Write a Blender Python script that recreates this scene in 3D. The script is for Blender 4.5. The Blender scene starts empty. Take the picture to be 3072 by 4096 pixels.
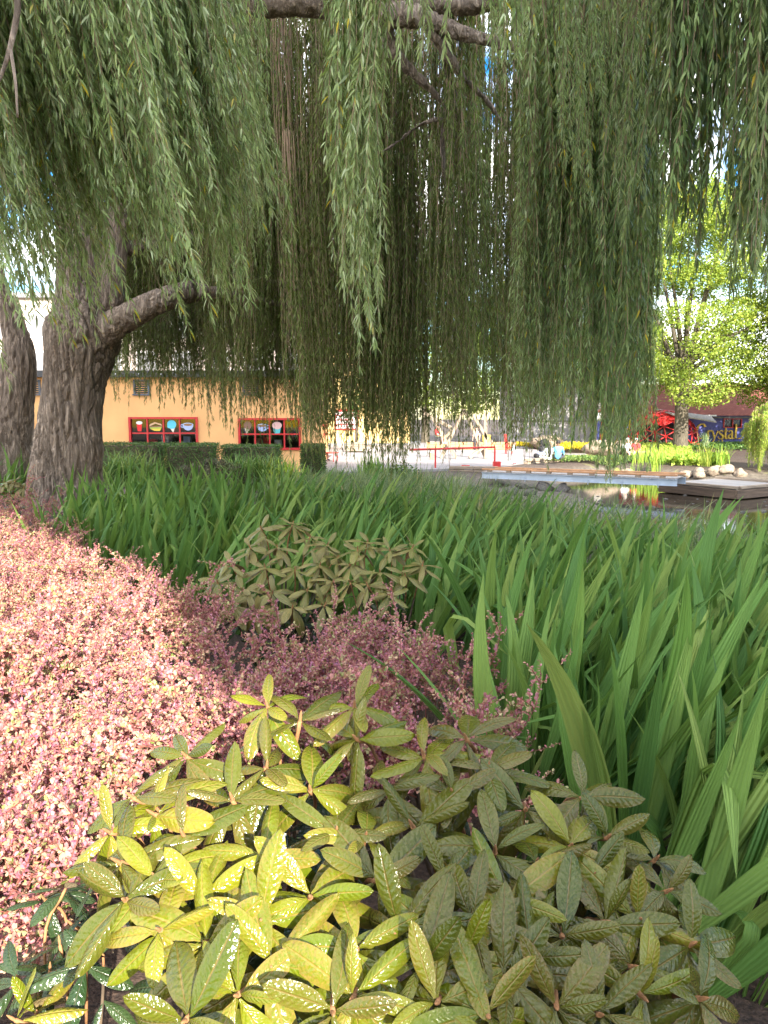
import bpy, bmesh, math, random
import numpy as np
from mathutils import Vector, Matrix, noise as mnoise

R = math.radians
rng = np.random.default_rng(7)
random.seed(7)
scn = bpy.context.scene
COL = scn.collection

# ------------------------------------------------------------------ camera
W0, H0, FPX = 3072.0, 4096.0, 2980.0
PITCH = R(7.2)
EYE = np.array([0.0, 0.0, 1.6])
cam_d = bpy.data.cameras.new('camera')
cam_d.sensor_fit = 'VERTICAL'
cam_d.angle = 2 * math.atan(H0 / 2 / FPX)
cam_d.clip_start = 0.05
cam_d.clip_end = 3000
cam = bpy.data.objects.new('camera', cam_d)
COL.objects.link(cam)
cam.location = EYE
cam.rotation_euler = (math.pi / 2 - PITCH, 0, 0)
scn.camera = cam

# ------------------------------------------------------------------ sun, sky, exposure
SUN_K, SUN_T = 0.33, 0.55          # sideways and upward run of the sun ray for each metre towards the viewer's back
sun_dir = Vector((SUN_K, -1.0, SUN_T)).normalized()
SUN_EL = math.asin(sun_dir.z)
world = bpy.data.worlds.new('World')
scn.world = world
world.use_nodes = True
wn, wl = world.node_tree.nodes, world.node_tree.links
wn.clear()
w_out = wn.new('ShaderNodeOutputWorld')
w_bg = wn.new('ShaderNodeBackground')
w_bg.inputs['Strength'].default_value = 0.15
w_sky = wn.new('ShaderNodeTexSky')
w_sky.sky_type = 'NISHITA'
w_sky.sun_disc = False
w_sky.sun_elevation = SUN_EL
w_sky.sun_rotation = math.atan2(sun_dir.x, sun_dir.y)
w_sky.air_density = 1.0
w_sky.dust_density = 0.6
w_sky.ozone_density = 1.0
w_co = wn.new('ShaderNodeTexCoord')
w_map = wn.new('ShaderNodeMapping')
w_map.inputs['Scale'].default_value = (1.0, 1.0, 2.6)
w_noise = wn.new('ShaderNodeTexNoise')
w_noise.inputs['Scale'].default_value = 2.3
w_noise.inputs['Detail'].default_value = 7.0
w_noise.inputs['Roughness'].default_value = 0.55
w_ramp = wn.new('ShaderNodeValToRGB')
w_ramp.color_ramp.elements[0].position = 0.46
w_ramp.color_ramp.elements[1].position = 0.60
w_mix = wn.new('ShaderNodeMix')
w_mix.data_type = 'RGBA'
w_mix.inputs['B'].default_value = (8.6, 8.3, 7.8, 1)
wl.new(w_co.outputs['Generated'], w_map.inputs['Vector'])
wl.new(w_map.outputs['Vector'], w_noise.inputs['Vector'])
wl.new(w_noise.outputs['Fac'], w_ramp.inputs['Fac'])
wl.new(w_ramp.outputs['Color'], w_mix.inputs['Factor'])
w_hs = wn.new('ShaderNodeHueSaturation'); w_hs.inputs['Saturation'].default_value = 1.6; w_hs.inputs['Value'].default_value = 0.62
wl.new(w_sky.outputs['Color'], w_hs.inputs['Color']); wl.new(w_hs.outputs['Color'], w_mix.inputs['A'])
wl.new(w_mix.outputs['Result'], w_bg.inputs['Color'])
wl.new(w_bg.outputs['Background'], w_out.inputs['Surface'])

sun_l = bpy.data.lights.new('sun', 'SUN')
sun_l.energy = 4.4
sun_l.angle = R(0.53)
sun_l.color = (1.0, 0.93, 0.80)
sun_o = bpy.data.objects.new('sun', sun_l)
COL.objects.link(sun_o)
sun_o.rotation_euler = (-sun_dir).to_track_quat('-Z', 'Y').to_euler()

scn.view_settings.view_transform = 'Standard'
scn.view_settings.look = 'None'
scn.view_settings.gamma = 1.0
scn.view_settings.use_curve_mapping = False
scn.view_settings.exposure = 2.15
scn.render.engine = 'CYCLES'
scn.cycles.max_bounces = 6
scn.cycles.diffuse_bounces = 3
scn.cycles.glossy_bounces = 3
scn.cycles.transmission_bounces = 4
scn.cycles.use_denoising = True
scn.cycles.sample_clamp_indirect = 6.0

# ------------------------------------------------------------------ helpers
CP, SP = math.cos(PITCH), math.sin(PITCH)
def at(px, py, Y):
    """the point seen at a pixel of the photograph, Y metres ahead of the viewer"""
    a, b = (px - W0 / 2) / FPX, (py - H0 / 2) / FPX
    d = np.array([a, CP - b * SP, -SP - b * CP])
    return EYE + d * (Y / d[1])
def on_z(px, py, z):
    a, b = (px - W0 / 2) / FPX, (py - H0 / 2) / FPX
    d = np.array([a, CP - b * SP, -SP - b * CP])
    return EYE + d * ((z - EYE[2]) / d[2])

def link(name, data, parent=None, loc=None, rot=None, scale=None):
    o = bpy.data.objects.new(name, data)
    COL.objects.link(o)
    if parent is not None:
        o.parent = parent
    if loc is not None:
        o.location = loc
    if rot is not None:
        o.rotation_euler = rot
    if scale is not None:
        o.scale = scale if hasattr(scale, '__len__') else (scale,) * 3
    return o
def tag(o, label=None, cat=None, group=None, kind=None):
    if label: o['label'] = label
    if cat: o['category'] = cat
    if group: o['group'] = group
    if kind: o['kind'] = kind
    return o
def thing(name, label, cat, loc=(0, 0, 0), rotz=0.0, group=None):
    o = link(name, None, None, tuple(loc), (0, 0, rotz))
    o.empty_display_size = 0.2
    return tag(o, label, cat, group)

def tri_mesh(name, V, T, mats, A=None, mi=None, smooth=True):
    V = np.asarray(V, dtype=np.float32); T = np.asarray(T, dtype=np.int32)
    me = bpy.data.meshes.new(name)
    me.vertices.add(len(V)); me.vertices.foreach_set('co', V.ravel())
    me.loops.add(T.size); me.loops.foreach_set('vertex_index', T.ravel())
    me.polygons.add(len(T))
    me.polygons.foreach_set('loop_start', np.arange(0, T.size, 3, dtype=np.int32))
    me.polygons.foreach_set('loop_total', np.full(len(T), 3, dtype=np.int32))
    if mi is not None:
        me.polygons.foreach_set('material_index', np.asarray(mi, dtype=np.int32))
    me.polygons.foreach_set('use_smooth', np.full(len(T), smooth, dtype=bool))
    if A is not None:
        at_ = me.attributes.new('leafuv', 'FLOAT_VECTOR', 'POINT')
        at_.data.foreach_set('vector', np.asarray(A, dtype=np.float32).ravel())
    for m in (mats if isinstance(mats, (list, tuple)) else [mats]):
        me.materials.append(m)
    me.update(calc_edges=True)
    me.validate()
    return me

class Geo:
    """collects triangles, the leaf coordinates (across, along, random) and a material slot"""
    def __init__(s): s.V, s.T, s.A, s.M, s.n = [], [], [], [], 0
    def add(s, V, T, A=None, m=0):
        V = np.asarray(V, dtype=np.float32); T = np.asarray(T, dtype=np.int32)
        s.V.append(V); s.T.append(T + s.n); s.n += len(V)
        s.A.append(np.zeros((len(V), 3), np.float32) if A is None else np.asarray(A, np.float32))
        s.M.append(np.full(len(T), m, np.int32))
    def mesh(s, name, mats, smooth=True):
        return tri_mesh(name, np.concatenate(s.V), np.concatenate(s.T), mats, np.concatenate(s.A), np.concatenate(s.M), smooth)

def unit(v):
    v = np.asarray(v, dtype=np.float64)
    return v / np.maximum(np.linalg.norm(v, axis=-1, keepdims=True), 1e-9)
def frames(d, n):
    """rotation matrices whose y axis is d and whose z axis is as near n as may be"""
    d = unit(d); s = unit(np.cross(d, n)); z = np.cross(s, d)
    return np.stack([s, d, z], axis=-1)
def scatter(tv, tt, ta, M, P, S, rnd):
    """copies of a leaf template: tv verts, tt tris, ta (across, along)"""
    n, k = len(P), len(tv)
    S = np.asarray(S)
    tvs = tv[None] * (S[:, None, :] if S.ndim == 2 else S[:, None, None])
    V = np.einsum('nij,nkj->nki', M, tvs) + P[:, None]
    T = tt[None] + (np.arange(n) * k)[:, None, None]
    A = np.empty((n, k, 3)); A[:, :, :2] = ta[None]; A[:, :, 2] = rnd[:, None]
    return V.reshape(-1, 3), T.reshape(-1, 3), A.reshape(-1, 3)
def tube(path, rad, sides=6, cap=True, rv=0.5):
    P = np.asarray(path, float); n = len(P)
    rad = np.broadcast_to(np.asarray(rad, float), (n,))
    t = unit(np.gradient(P, axis=0))
    ref = np.array([0.0, 0, 1]) if abs(t[0][2]) < 0.9 else np.array([1.0, 0, 0])
    s = unit(np.cross(t[0], ref)); fr = []
    for i in range(n):
        s = unit(s - t[i] * np.dot(s, t[i])); fr.append((s, np.cross(t[i], s)))
    an = np.arange(sides) * 2 * math.pi / sides
    V = np.concatenate([P[i] + rad[i] * (np.cos(an)[:, None] * fr[i][0] + np.sin(an)[:, None] * fr[i][1]) for i in range(n)])
    T = []
    for i in range(n - 1):
        for j in range(sides):
            a, b = i * sides + j, i * sides + (j + 1) % sides
            T += [(a, b, b + sides), (a, b + sides, a + sides)]
    if cap:
        V = np.vstack([V, P[0], P[-1]]); c0, c1 = n * sides, n * sides + 1
        for j in range(sides):
            k = (j + 1) % sides
            T += [(c0, k, j), (c1, (n - 1) * sides + j, (n - 1) * sides + k)]
    A = np.zeros((len(V), 3)); A[:, 2] = rv
    A[:n * sides, 1] = np.repeat(np.linspace(0, 1, n), sides)
    return V, np.array(T), A
def smooth_path(pts, n):
    """Catmull-Rom through rows of any width"""
    p = np.asarray(pts, float); p = np.vstack([2 * p[0] - p[1], p, 2 * p[-1] - p[-2]])
    m = len(p) - 3; out = []
    for u in np.linspace(0, m - 1e-6, n):
        i = int(u); t = u - i
        a, b, c, d = p[i], p[i + 1], p[i + 2], p[i + 3]
        out.append(0.5 * (2 * b + (c - a) * t + (2 * a - 5 * b + 4 * c - d) * t * t + (3 * b - a - 3 * c + d) * t ** 3))
    return np.array(out)

def box_bm(bm, c, s, rot=None):
    m = Matrix.Translation(Vector(c)) @ (rot.to_4x4() if rot is not None else Matrix()) @ Matrix.Diagonal((s[0], s[1], s[2], 1))
    return bmesh.ops.create_cube(bm, size=1.0, matrix=m)
def box(name, c, s, mat, parent=None, rot=None, bevel=0.0):
    bm = bmesh.new(); box_bm(bm, (0, 0, 0), s)
    if bevel > 0:
        bmesh.ops.bevel(bm, geom=list(bm.edges), offset=bevel, segments=1, affect='EDGES')
    me = bpy.data.meshes.new(name); bm.to_mesh(me); bm.free(); me.materials.append(mat)
    return link(name, me, parent, tuple(c), rot)
def poly_slab(name, pts, z0, z1, mat, parent=None):
    bm = bmesh.new()
    f = bm.faces.new([bm.verts.new((p[0], p[1], z1)) for p in pts])
    if f.normal.z < 0: f.normal_flip()
    r = bmesh.ops.extrude_face_region(bm, geom=[f])
    for v in r['geom']:
        if isinstance(v, bmesh.types.BMVert): v.co.z = z0
    bmesh.ops.recalc_face_normals(bm, faces=bm.faces)
    me = bpy.data.meshes.new(name); bm.to_mesh(me); bm.free(); me.materials.append(mat)
    return link(name, me, parent)
def bar(name, a, b, w, h, mat, parent=None, bevel=0.0):
    """a straight timber or rail from a to b"""
    a, b = Vector(a), Vector(b); d = b - a
    o = box(name, (a + b) / 2, (w, d.length, h), mat, parent, None, bevel)
    o.rotation_euler = d.to_track_quat('Y', 'Z').to_euler()
    return o
def rod(name, pts, r, mat, parent=None, sides=8):
    V, T, A = tube(pts, r, sides)
    return link(name, tri_mesh(name, V, T, mat, A), parent)

# ------------------------------------------------------------------ materials
def N(nt, kind, **kw):
    n = nt.nodes.new(kind)
    for k, v in kw.items():
        if k in n.inputs: n.inputs[k].default_value = v
        else: setattr(n, k, v)
    return n
def rgba(c): return (c[0], c[1], c[2], 1.0)
def new_mat(name):
    m = bpy.data.materials.new(name); m.use_nodes = True
    nt = m.node_tree; b = nt.nodes['Principled BSDF']; o = nt.nodes['Material Output']
    return m, nt, b, o
def mixc(nt, fac, a, b):
    n = nt.nodes.new('ShaderNodeMix'); n.data_type = 'RGBA'
    for key, v in (('Factor', fac), ('A', a), ('B', b)):
        if hasattr(v, 'links'): nt.links.new(v, n.inputs[key])
        elif key == 'Factor': n.inputs[key].default_value = v
        else: n.inputs[key].default_value = rgba(v)
    return n.outputs['Result']
def ramp(nt, fac, stops):
    n = nt.nodes.new('ShaderNodeValToRGB'); el = n.color_ramp.elements
    while len(el) < len(stops): el.new(0.5)
    for e, (p, c) in zip(el, stops):
        e.position = p; e.color = rgba(c) if hasattr(c, '__len__') else (c, c, c, 1)
    nt.links.new(fac, n.inputs['Fac'])
    return n.outputs['Color']
def math_n(nt, op, a, b=None, c=None):
    n = nt.nodes.new('ShaderNodeMath'); n.operation = op
    for i, v in enumerate((a, b, c)):
        if v is None: continue
        if hasattr(v, 'links'): nt.links.new(v, n.inputs[i])
        else: n.inputs[i].default_value = v
    return n.outputs[0]
def noise_n(nt, scale, detail=4.0, vec=None, stretch=None, rough=0.55):
    n = N(nt, 'ShaderNodeTexNoise', Scale=scale, Detail=detail, Roughness=rough)
    if vec is None:
        vec = N(nt, 'ShaderNodeTexCoord').outputs['Object']
    if stretch:
        mp = N(nt, 'ShaderNodeMapping', Scale=stretch); nt.links.new(vec, mp.inputs['Vector']); vec = mp.outputs['Vector']
    nt.links.new(vec, n.inputs['Vector'])
    return n.outputs['Fac']
def bump(nt, b, h, strength=0.3, dist=0.02):
    n = N(nt, 'ShaderNodeBump', Strength=strength, Distance=dist)
    nt.links.new(h, n.inputs['Height']); nt.links.new(n.outputs['Normal'], b.inputs['Normal'])
    return n
def plain(name, c, rough=0.6, metal=0.0, var=0.12, scale=6.0, bumps=0.0, stretch=None, c2=None, spec=0.4):
    m, nt, b, o = new_mat(name)
    f = noise_n(nt, scale, 5, stretch=stretch)
    dark = c2 if c2 else tuple(x * (1 - var * 2.2) for x in c)
    nt.links.new(ramp(nt, f, [(0.3, dark), (0.68, tuple(min(1, x * (1 + var)) for x in c))]), b.inputs['Base Color'])
    b.inputs['Roughness'].default_value = rough; b.inputs['Metallic'].default_value = metal
    b.inputs['Specular IOR Level'].default_value = spec
    if bumps: bump(nt, b, noise_n(nt, scale * 4, 6, stretch=stretch), bumps, 0.02)
    return m
def leaf_mat(name, stops, rough=0.45, trans=0.25, tint=(1.0, 1.0, 0.5), back=None, spec=0.22, patch=None, tscale=1.3):
    """foliage: colour picked by each leaf's own random number, part of the light let through"""
    m, nt, b, o = new_mat(name)
    a = N(nt, 'ShaderNodeAttribute', attribute_name='leafuv')
    sx = N(nt, 'ShaderNodeSeparateXYZ'); nt.links.new(a.outputs['Vector'], sx.inputs[0])
    col = ramp(nt, sx.outputs['Z'], stops)
    oi = N(nt, 'ShaderNodeObjectInfo')
    hv = N(nt, 'ShaderNodeHueSaturation')
    nt.links.new(col, hv.inputs['Color'])
    nt.links.new(math_n(nt, 'MULTIPLY_ADD', oi.outputs['Random'], 0.36, 0.82), hv.inputs['Value'])
    nt.links.new(math_n(nt, 'MULTIPLY_ADD', oi.outputs['Random'], 0.03, 0.485), hv.inputs['Hue'])
    col = hv.outputs['Color']
    if back is not None:
        g = N(nt, 'ShaderNodeNewGeometry'); col = mixc(nt, g.outputs['Backfacing'], col, back)
    nt.links.new(col, b.inputs['Base Color'])
    b.inputs['Roughness'].default_value = rough; b.inputs['Specular IOR Level'].default_value = spec
    if trans > 0:
        t = N(nt, 'ShaderNodeBsdfTranslucent')
        tm = N(nt, 'ShaderNodeMix'); tm.data_type = 'RGBA'; tm.blend_type = 'MULTIPLY'
        tm.inputs['Factor'].default_value = 1.0; nt.links.new(col, tm.inputs['A'])
        tm.inputs['B'].default_value = rgba(tuple(x * tscale for x in tint))
        nt.links.new(tm.outputs['Result'], t.inputs['Color'])
        ms = N(nt, 'ShaderNodeMixShader'); ms.inputs[0].default_value = trans
        nt.links.new(b.outputs[0], ms.inputs[1]); nt.links.new(t.outputs[0], ms.inputs[2])
        nt.links.new(ms.outputs[0], o.inputs['Surface'])
    return m

M = {}
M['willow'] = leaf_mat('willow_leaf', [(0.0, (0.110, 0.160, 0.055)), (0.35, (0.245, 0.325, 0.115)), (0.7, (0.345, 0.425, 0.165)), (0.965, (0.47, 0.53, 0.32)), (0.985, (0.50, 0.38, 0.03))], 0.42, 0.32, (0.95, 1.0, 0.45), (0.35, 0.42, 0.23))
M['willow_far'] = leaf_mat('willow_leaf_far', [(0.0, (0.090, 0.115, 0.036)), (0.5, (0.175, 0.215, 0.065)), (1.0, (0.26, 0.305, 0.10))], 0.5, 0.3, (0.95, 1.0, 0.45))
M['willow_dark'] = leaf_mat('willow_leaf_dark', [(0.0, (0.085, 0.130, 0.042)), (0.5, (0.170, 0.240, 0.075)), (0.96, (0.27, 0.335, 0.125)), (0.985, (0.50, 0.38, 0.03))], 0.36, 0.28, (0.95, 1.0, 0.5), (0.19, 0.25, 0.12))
M['twig'] = plain('willow_twig', (0.33, 0.225, 0.145), 0.8, var=0.2, scale=3)
M['maple'] = leaf_mat('maple_leaf', [(0.0, (0.11, 0.17, 0.025)), (0.5, (0.22, 0.28, 0.045)), (1.0, (0.33, 0.36, 0.07))], 0.5, 0.35, (1.0, 1.0, 0.4))
M['tree2'] = leaf_mat('tree_leaf', [(0.0, (0.08, 0.14, 0.02)), (0.5, (0.17, 0.24, 0.035)), (1.0, (0.27, 0.32, 0.06))], 0.5, 0.35, (1.0, 1.0, 0.4))
M['lime'] = leaf_mat('lime_leaf', [(0.0, (0.13, 0.22, 0.03)), (0.5, (0.26, 0.36, 0.05)), (1.0, (0.38, 0.42, 0.08))], 0.5, 0.3, (1.0, 1.0, 0.4))
M['yellowleaf'] = leaf_mat('yellow_leaf', [(0.0, (0.40, 0.36, 0.02)), (1.0, (0.62, 0.55, 0.04))], 0.5, 0.3, (1.0, 1.0, 0.4))
M['hedge'] = leaf_mat('hedge_leaf', [(0.0, (0.025, 0.06, 0.012)), (0.6, (0.06, 0.12, 0.025)), (1.0, (0.12, 0.20, 0.04))], 0.4, 0.15)
M['darkleaf'] = leaf_mat('dark_shrub_leaf', [(0.0, (0.03, 0.03, 0.016)), (0.7, (0.07, 0.06, 0.03)), (1.0, (0.11, 0.09, 0.045))], 0.5, 0.1)
M['grass'] = leaf_mat('grass_blade', [(0.0, (0.06, 0.12, 0.03)), (0.6, (0.12, 0.20, 0.05)), (1.0, (0.24, 0.28, 0.08))], 0.5, 0.25)
M['reed'] = leaf_mat('reed_blade', [(0.0, (0.10, 0.17, 0.07)), (0.6, (0.19, 0.28, 0.13)), (0.93, (0.30, 0.37, 0.20)), (1.0, (0.48, 0.40, 0.18))], 0.5, 0.25)
M['barberry'] = leaf_mat('barberry_leaf', [(0.0, (0.14, 0.18, 0.04)), (0.14, (0.30, 0.33, 0.11)), (0.26, (0.43, 0.37, 0.20)), (0.42, (0.45, 0.23, 0.18)), (0.62, (0.41, 0.15, 0.175)), (0.82, (0.49, 0.235, 0.28)), (1.0, (0.31, 0.115, 0.19))], 0.42, 0.22, (1.0, 0.8, 0.7))
M['barstem'] = plain('barberry_stem', (0.28, 0.09, 0.07), 0.7, var=0.2)

# sword leaf: long pleats along the blade
def sword_mat():
    m, nt, b, o = new_mat('sword_leaf')
    a = N(nt, 'ShaderNodeAttribute', attribute_name='leafuv')
    sx = N(nt, 'ShaderNodeSeparateXYZ'); nt.links.new(a.outputs['Vector'], sx.inputs[0])
    oi = N(nt, 'ShaderNodeObjectInfo')
    r = math_n(nt, 'FRACT', math_n(nt, 'ADD', math_n(nt, 'MULTIPLY', oi.outputs['Random'], 3.7), sx.outputs['Z']))
    col = ramp(nt, r, [(0.0, (0.070, 0.175, 0.042)), (0.42, (0.155, 0.305, 0.062)), (0.75, (0.265, 0.405, 0.090)), (0.982, (0.33, 0.42, 0.10)), (0.996, (0.34, 0.40, 0.11)), (1.0, (0.36, 0.40, 0.12))])
    pl = math_n(nt, 'SINE', math_n(nt, 'MULTIPLY', sx.outputs['X'], 17.0))
    fine = noise_n(nt, 3.0, 3, a.outputs['Vector'], (9.0, 1.2, 1.0))
    col = mixc(nt, math_n(nt, 'MULTIPLY', math_n(nt, 'MULTIPLY_ADD', pl, 0.5, 0.5), 0.22), col, (0.20, 0.32, 0.10))
    col = mixc(nt, math_n(nt, 'MULTIPLY', fine, 0.3), col, (0.045, 0.11, 0.03))
    nt.links.new(col, b.inputs['Base Color'])
    b.inputs['Roughness'].default_value = 0.42; b.inputs['Specular IOR Level'].default_value = 0.2
    bump(nt, b, pl, 0.55, 0.004)
    t = N(nt, 'ShaderNodeBsdfTranslucent'); nt.links.new(mixc(nt, 0.5, col, (0.22, 0.33, 0.04)), t.inputs['Color'])
    ms = N(nt, 'ShaderNodeMixShader'); ms.inputs[0].default_value = 0.28
    nt.links.new(b.outputs[0], ms.inputs[1]); nt.links.new(t.outputs[0], ms.inputs[2]); nt.links.new(ms.outputs[0], o.inputs['Surface'])
    return m
M['sword'] = sword_mat()

# rhododendron leaf: quilted glossy blade, rusty felt on the young ones and underneath
def rhodo_mat(name, c_lo, c_hi, felt, fac, rough, under):
    m, nt, b, o = new_mat(name)
    a = N(nt, 'ShaderNodeAttribute', attribute_name='leafuv')
    sx = N(nt, 'ShaderNodeSeparateXYZ'); nt.links.new(a.outputs['Vector'], sx.inputs[0])
    u, v = sx.outputs['X'], sx.outputs['Y']
    au = math_n(nt, 'ABSOLUTE', u)
    oi = N(nt, 'ShaderNodeObjectInfo')
    wob = math_n(nt, 'MULTIPLY', noise_n(nt, 7.0, 2), 1.1)
    veins = math_n(nt, 'SINE', math_n(nt, 'MULTIPLY', math_n(nt, 'ADD', wob, math_n(nt, 'SUBTRACT', math_n(nt, 'MULTIPLY', v, 10.0), math_n(nt, 'MULTIPLY', au, 1.3))), 6.2832))
    quilt = math_n(nt, 'MULTIPLY', math_n(nt, 'MULTIPLY_ADD', veins, 0.5, 0.5), math_n(nt, 'SUBTRACT', 1.0, math_n(nt, 'POWER', au, 3.0)))
    rib = math_n(nt, 'SMOOTH_MIN', math_n(nt, 'MULTIPLY', au, 9.0), 1.0, 0.3)
    nz = noise_n(nt, 20.0, 1.5)
    h = math_n(nt, 'ADD', math_n(nt, 'MULTIPLY', math_n(nt, 'ADD', math_n(nt, 'MULTIPLY', quilt, 0.5), math_n(nt, 'MULTIPLY', nz, 1.1)), 0.8), rib)
    base = mixc(nt, oi.outputs['Random'], c_lo, c_hi)
    dust = math_n(nt, 'ADD', math_n(nt, 'MULTIPLY', math_n(nt, 'POWER', au, 2.5), 0.45), math_n(nt, 'MULTIPLY', ramp(nt, noise_n(nt, 34.0, 5, rough=0.7), [(0.40, 0.0), (0.66, 1.0)]), 0.75))
    dust = math_n(nt, 'MULTIPLY', math_n(nt, 'MULTIPLY', dust, fac), math_n(nt, 'MULTIPLY_ADD', math_n(nt, 'FRACT', math_n(nt, 'MULTIPLY', oi.outputs['Random'], 7.3)), 1.1, 0.25))
    dust.node.use_clamp = True
    col = mixc(nt, dust, base, felt)
    col = mixc(nt, math_n(nt, 'MULTIPLY', math_n(nt, 'SUBTRACT', 1.0, rib), 0.75), col, tuple(min(1, x * 1.25) for x in felt))
    g = N(nt, 'ShaderNodeNewGeometry')
    col2 = mixc(nt, g.outputs['Backfacing'], col, under)
    nt.links.new(col2, b.inputs['Base Color'])
    nt.links.new(math_n(nt, 'MULTIPLY_ADD', dust, 0.12, rough), b.inputs['Roughness'])
    b.inputs['Specular IOR Level'].default_value = 0.4
    bump(nt, b, h, 0.5, 0.0042)
    t = N(nt, 'ShaderNodeBsdfTranslucent'); nt.links.new(col, t.inputs['Color'])
    ms = N(nt, 'ShaderNodeMixShader'); ms.inputs[0].default_value = 0.12
    nt.links.new(b.outputs[0], ms.inputs[1]); nt.links.new(t.outputs[0], ms.inputs[2]); nt.links.new(ms.outputs[0], o.inputs['Surface'])
    return m
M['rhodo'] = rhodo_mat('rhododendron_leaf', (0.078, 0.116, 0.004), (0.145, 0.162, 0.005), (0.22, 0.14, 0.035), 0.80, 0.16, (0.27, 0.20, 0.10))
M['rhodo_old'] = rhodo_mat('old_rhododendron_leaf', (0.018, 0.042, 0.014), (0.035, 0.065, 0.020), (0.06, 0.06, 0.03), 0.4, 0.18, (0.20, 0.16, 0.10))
M['rhodo_shade'] = rhodo_mat('shaded_rhododendron_leaf', (0.045, 0.068, 0.005), (0.082, 0.094, 0.007), (0.135, 0.086, 0.026), 0.8, 0.15, (0.26, 0.18, 0.10))  # darker copy of the rhododendron leaf, shade put into its colour
M['rhodo_bronze'] = rhodo_mat('bronze_rhododendron_leaf', (0.125, 0.135, 0.030), (0.200, 0.195, 0.045), (0.26, 0.185, 0.075), 0.9, 0.30, (0.26, 0.18, 0.10))
M['rstem'] = plain('felted_stem', (0.32, 0.155, 0.065), 0.85, var=0.2, scale=30, bumps=0.2)
M['rwood'] = plain('woody_stem', (0.10, 0.07, 0.045), 0.85, var=0.3, scale=20)

def bark_mat(name, lo, hi, sc):
    m, nt, b, o = new_mat(name)
    co = N(nt, 'ShaderNodeTexCoord').outputs['Object']
    mp = N(nt, 'ShaderNodeMapping', Scale=(1, 1, 0.13)); nt.links.new(co, mp.inputs['Vector'])
    f1 = N(nt, 'ShaderNodeTexNoise', Scale=sc, Detail=5.0, Roughness=0.6, Distortion=0.6); nt.links.new(mp.outputs['Vector'], f1.inputs['Vector'])
    ridge = math_n(nt, 'SUBTRACT', 1.0, math_n(nt, 'MULTIPLY', math_n(nt, 'ABSOLUTE', math_n(nt, 'SUBTRACT', f1.outputs['Fac'], 0.5)), 5.0))
    nz = noise_n(nt, 40, 6)
    h = math_n(nt, 'SUBTRACT', math_n(nt, 'MULTIPLY', nz, 0.4), math_n(nt, 'MULTIPLY', math_n(nt, 'MAXIMUM', ridge, 0.0), 0.8))
    col = ramp(nt, math_n(nt, 'ADD', h, 0.6), [(0.05, lo), (0.50, tuple((a + c) / 2 for a, c in zip(lo, hi))), (0.80, hi)])
    col = mixc(nt, math_n(nt, 'MULTIPLY', noise_n(nt, 1.3, 4), 0.30), col, tuple(x * 1.15 for x in hi))
    nt.links.new(col, b.inputs['Base Color']); b.inputs['Roughness'].default_value = 0.9; b.inputs['Specular IOR Level'].default_value = 0.2
    bump(nt, b, h, 0.9, 0.03)
    return m
M['bark'] = bark_mat('willow_bark', (0.085, 0.062, 0.046), (0.56, 0.44, 0.345), 15.0)
M['bark2'] = bark_mat('maple_bark', (0.05, 0.042, 0.032), (0.20, 0.17, 0.125), 9.0)

# ------------------------------------------------------------------ ground, pond, plaza
PLAZA = -0.55
WATER = -1.15
def sstep(a, b, x):
    t = np.clip((x - a) / (b - a), 0, 1); return t * t * (3 - 2 * t)
def basin(x, y):
    """1 inside the pond basin"""
    far = 32.0 + 0.95 * np.clip(x - 4.5, 0, 7) - 1.6 * np.clip(x - 11.3, 0, 3.5)
    near = 13.0 - 0.22 * (x - 2)
    near = np.clip(near, 8.0, 14.5)
    left = 1.0 + 0.02 * y
    return sstep(0, 3.0, y - near) * sstep(0, 2.2, x - left) * sstep(0, 3.0, far - y) * (1 - sstep(33, 38, x))
def ground_h(x, y):
    x, y = np.asarray(x, float), np.asarray(y, float)
    g = 0.02 + 0.14 * sstep(4, 11, y) * sstep(3, -4, x)
    g = g * (1 - sstep(13, 22, y)) + (PLAZA - 0.08) * sstep(13, 22, y)
    g = g + 0.38 * sstep(44, 50, y) * sstep(9, 14, x)
    g = g - 0.32 * sstep(3.6, 8.5, y) * sstep(0.6, 4.0, x) * (1 - sstep(13, 22, y))
    b = basin(x, y)
    bed = -1.42 + 0.32 * sstep(8.5, 5.5, x - 0.10 * (y - 20)) * sstep(17.5, 20.5, y) 
    return g * (1 - b) + bed * b
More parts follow.
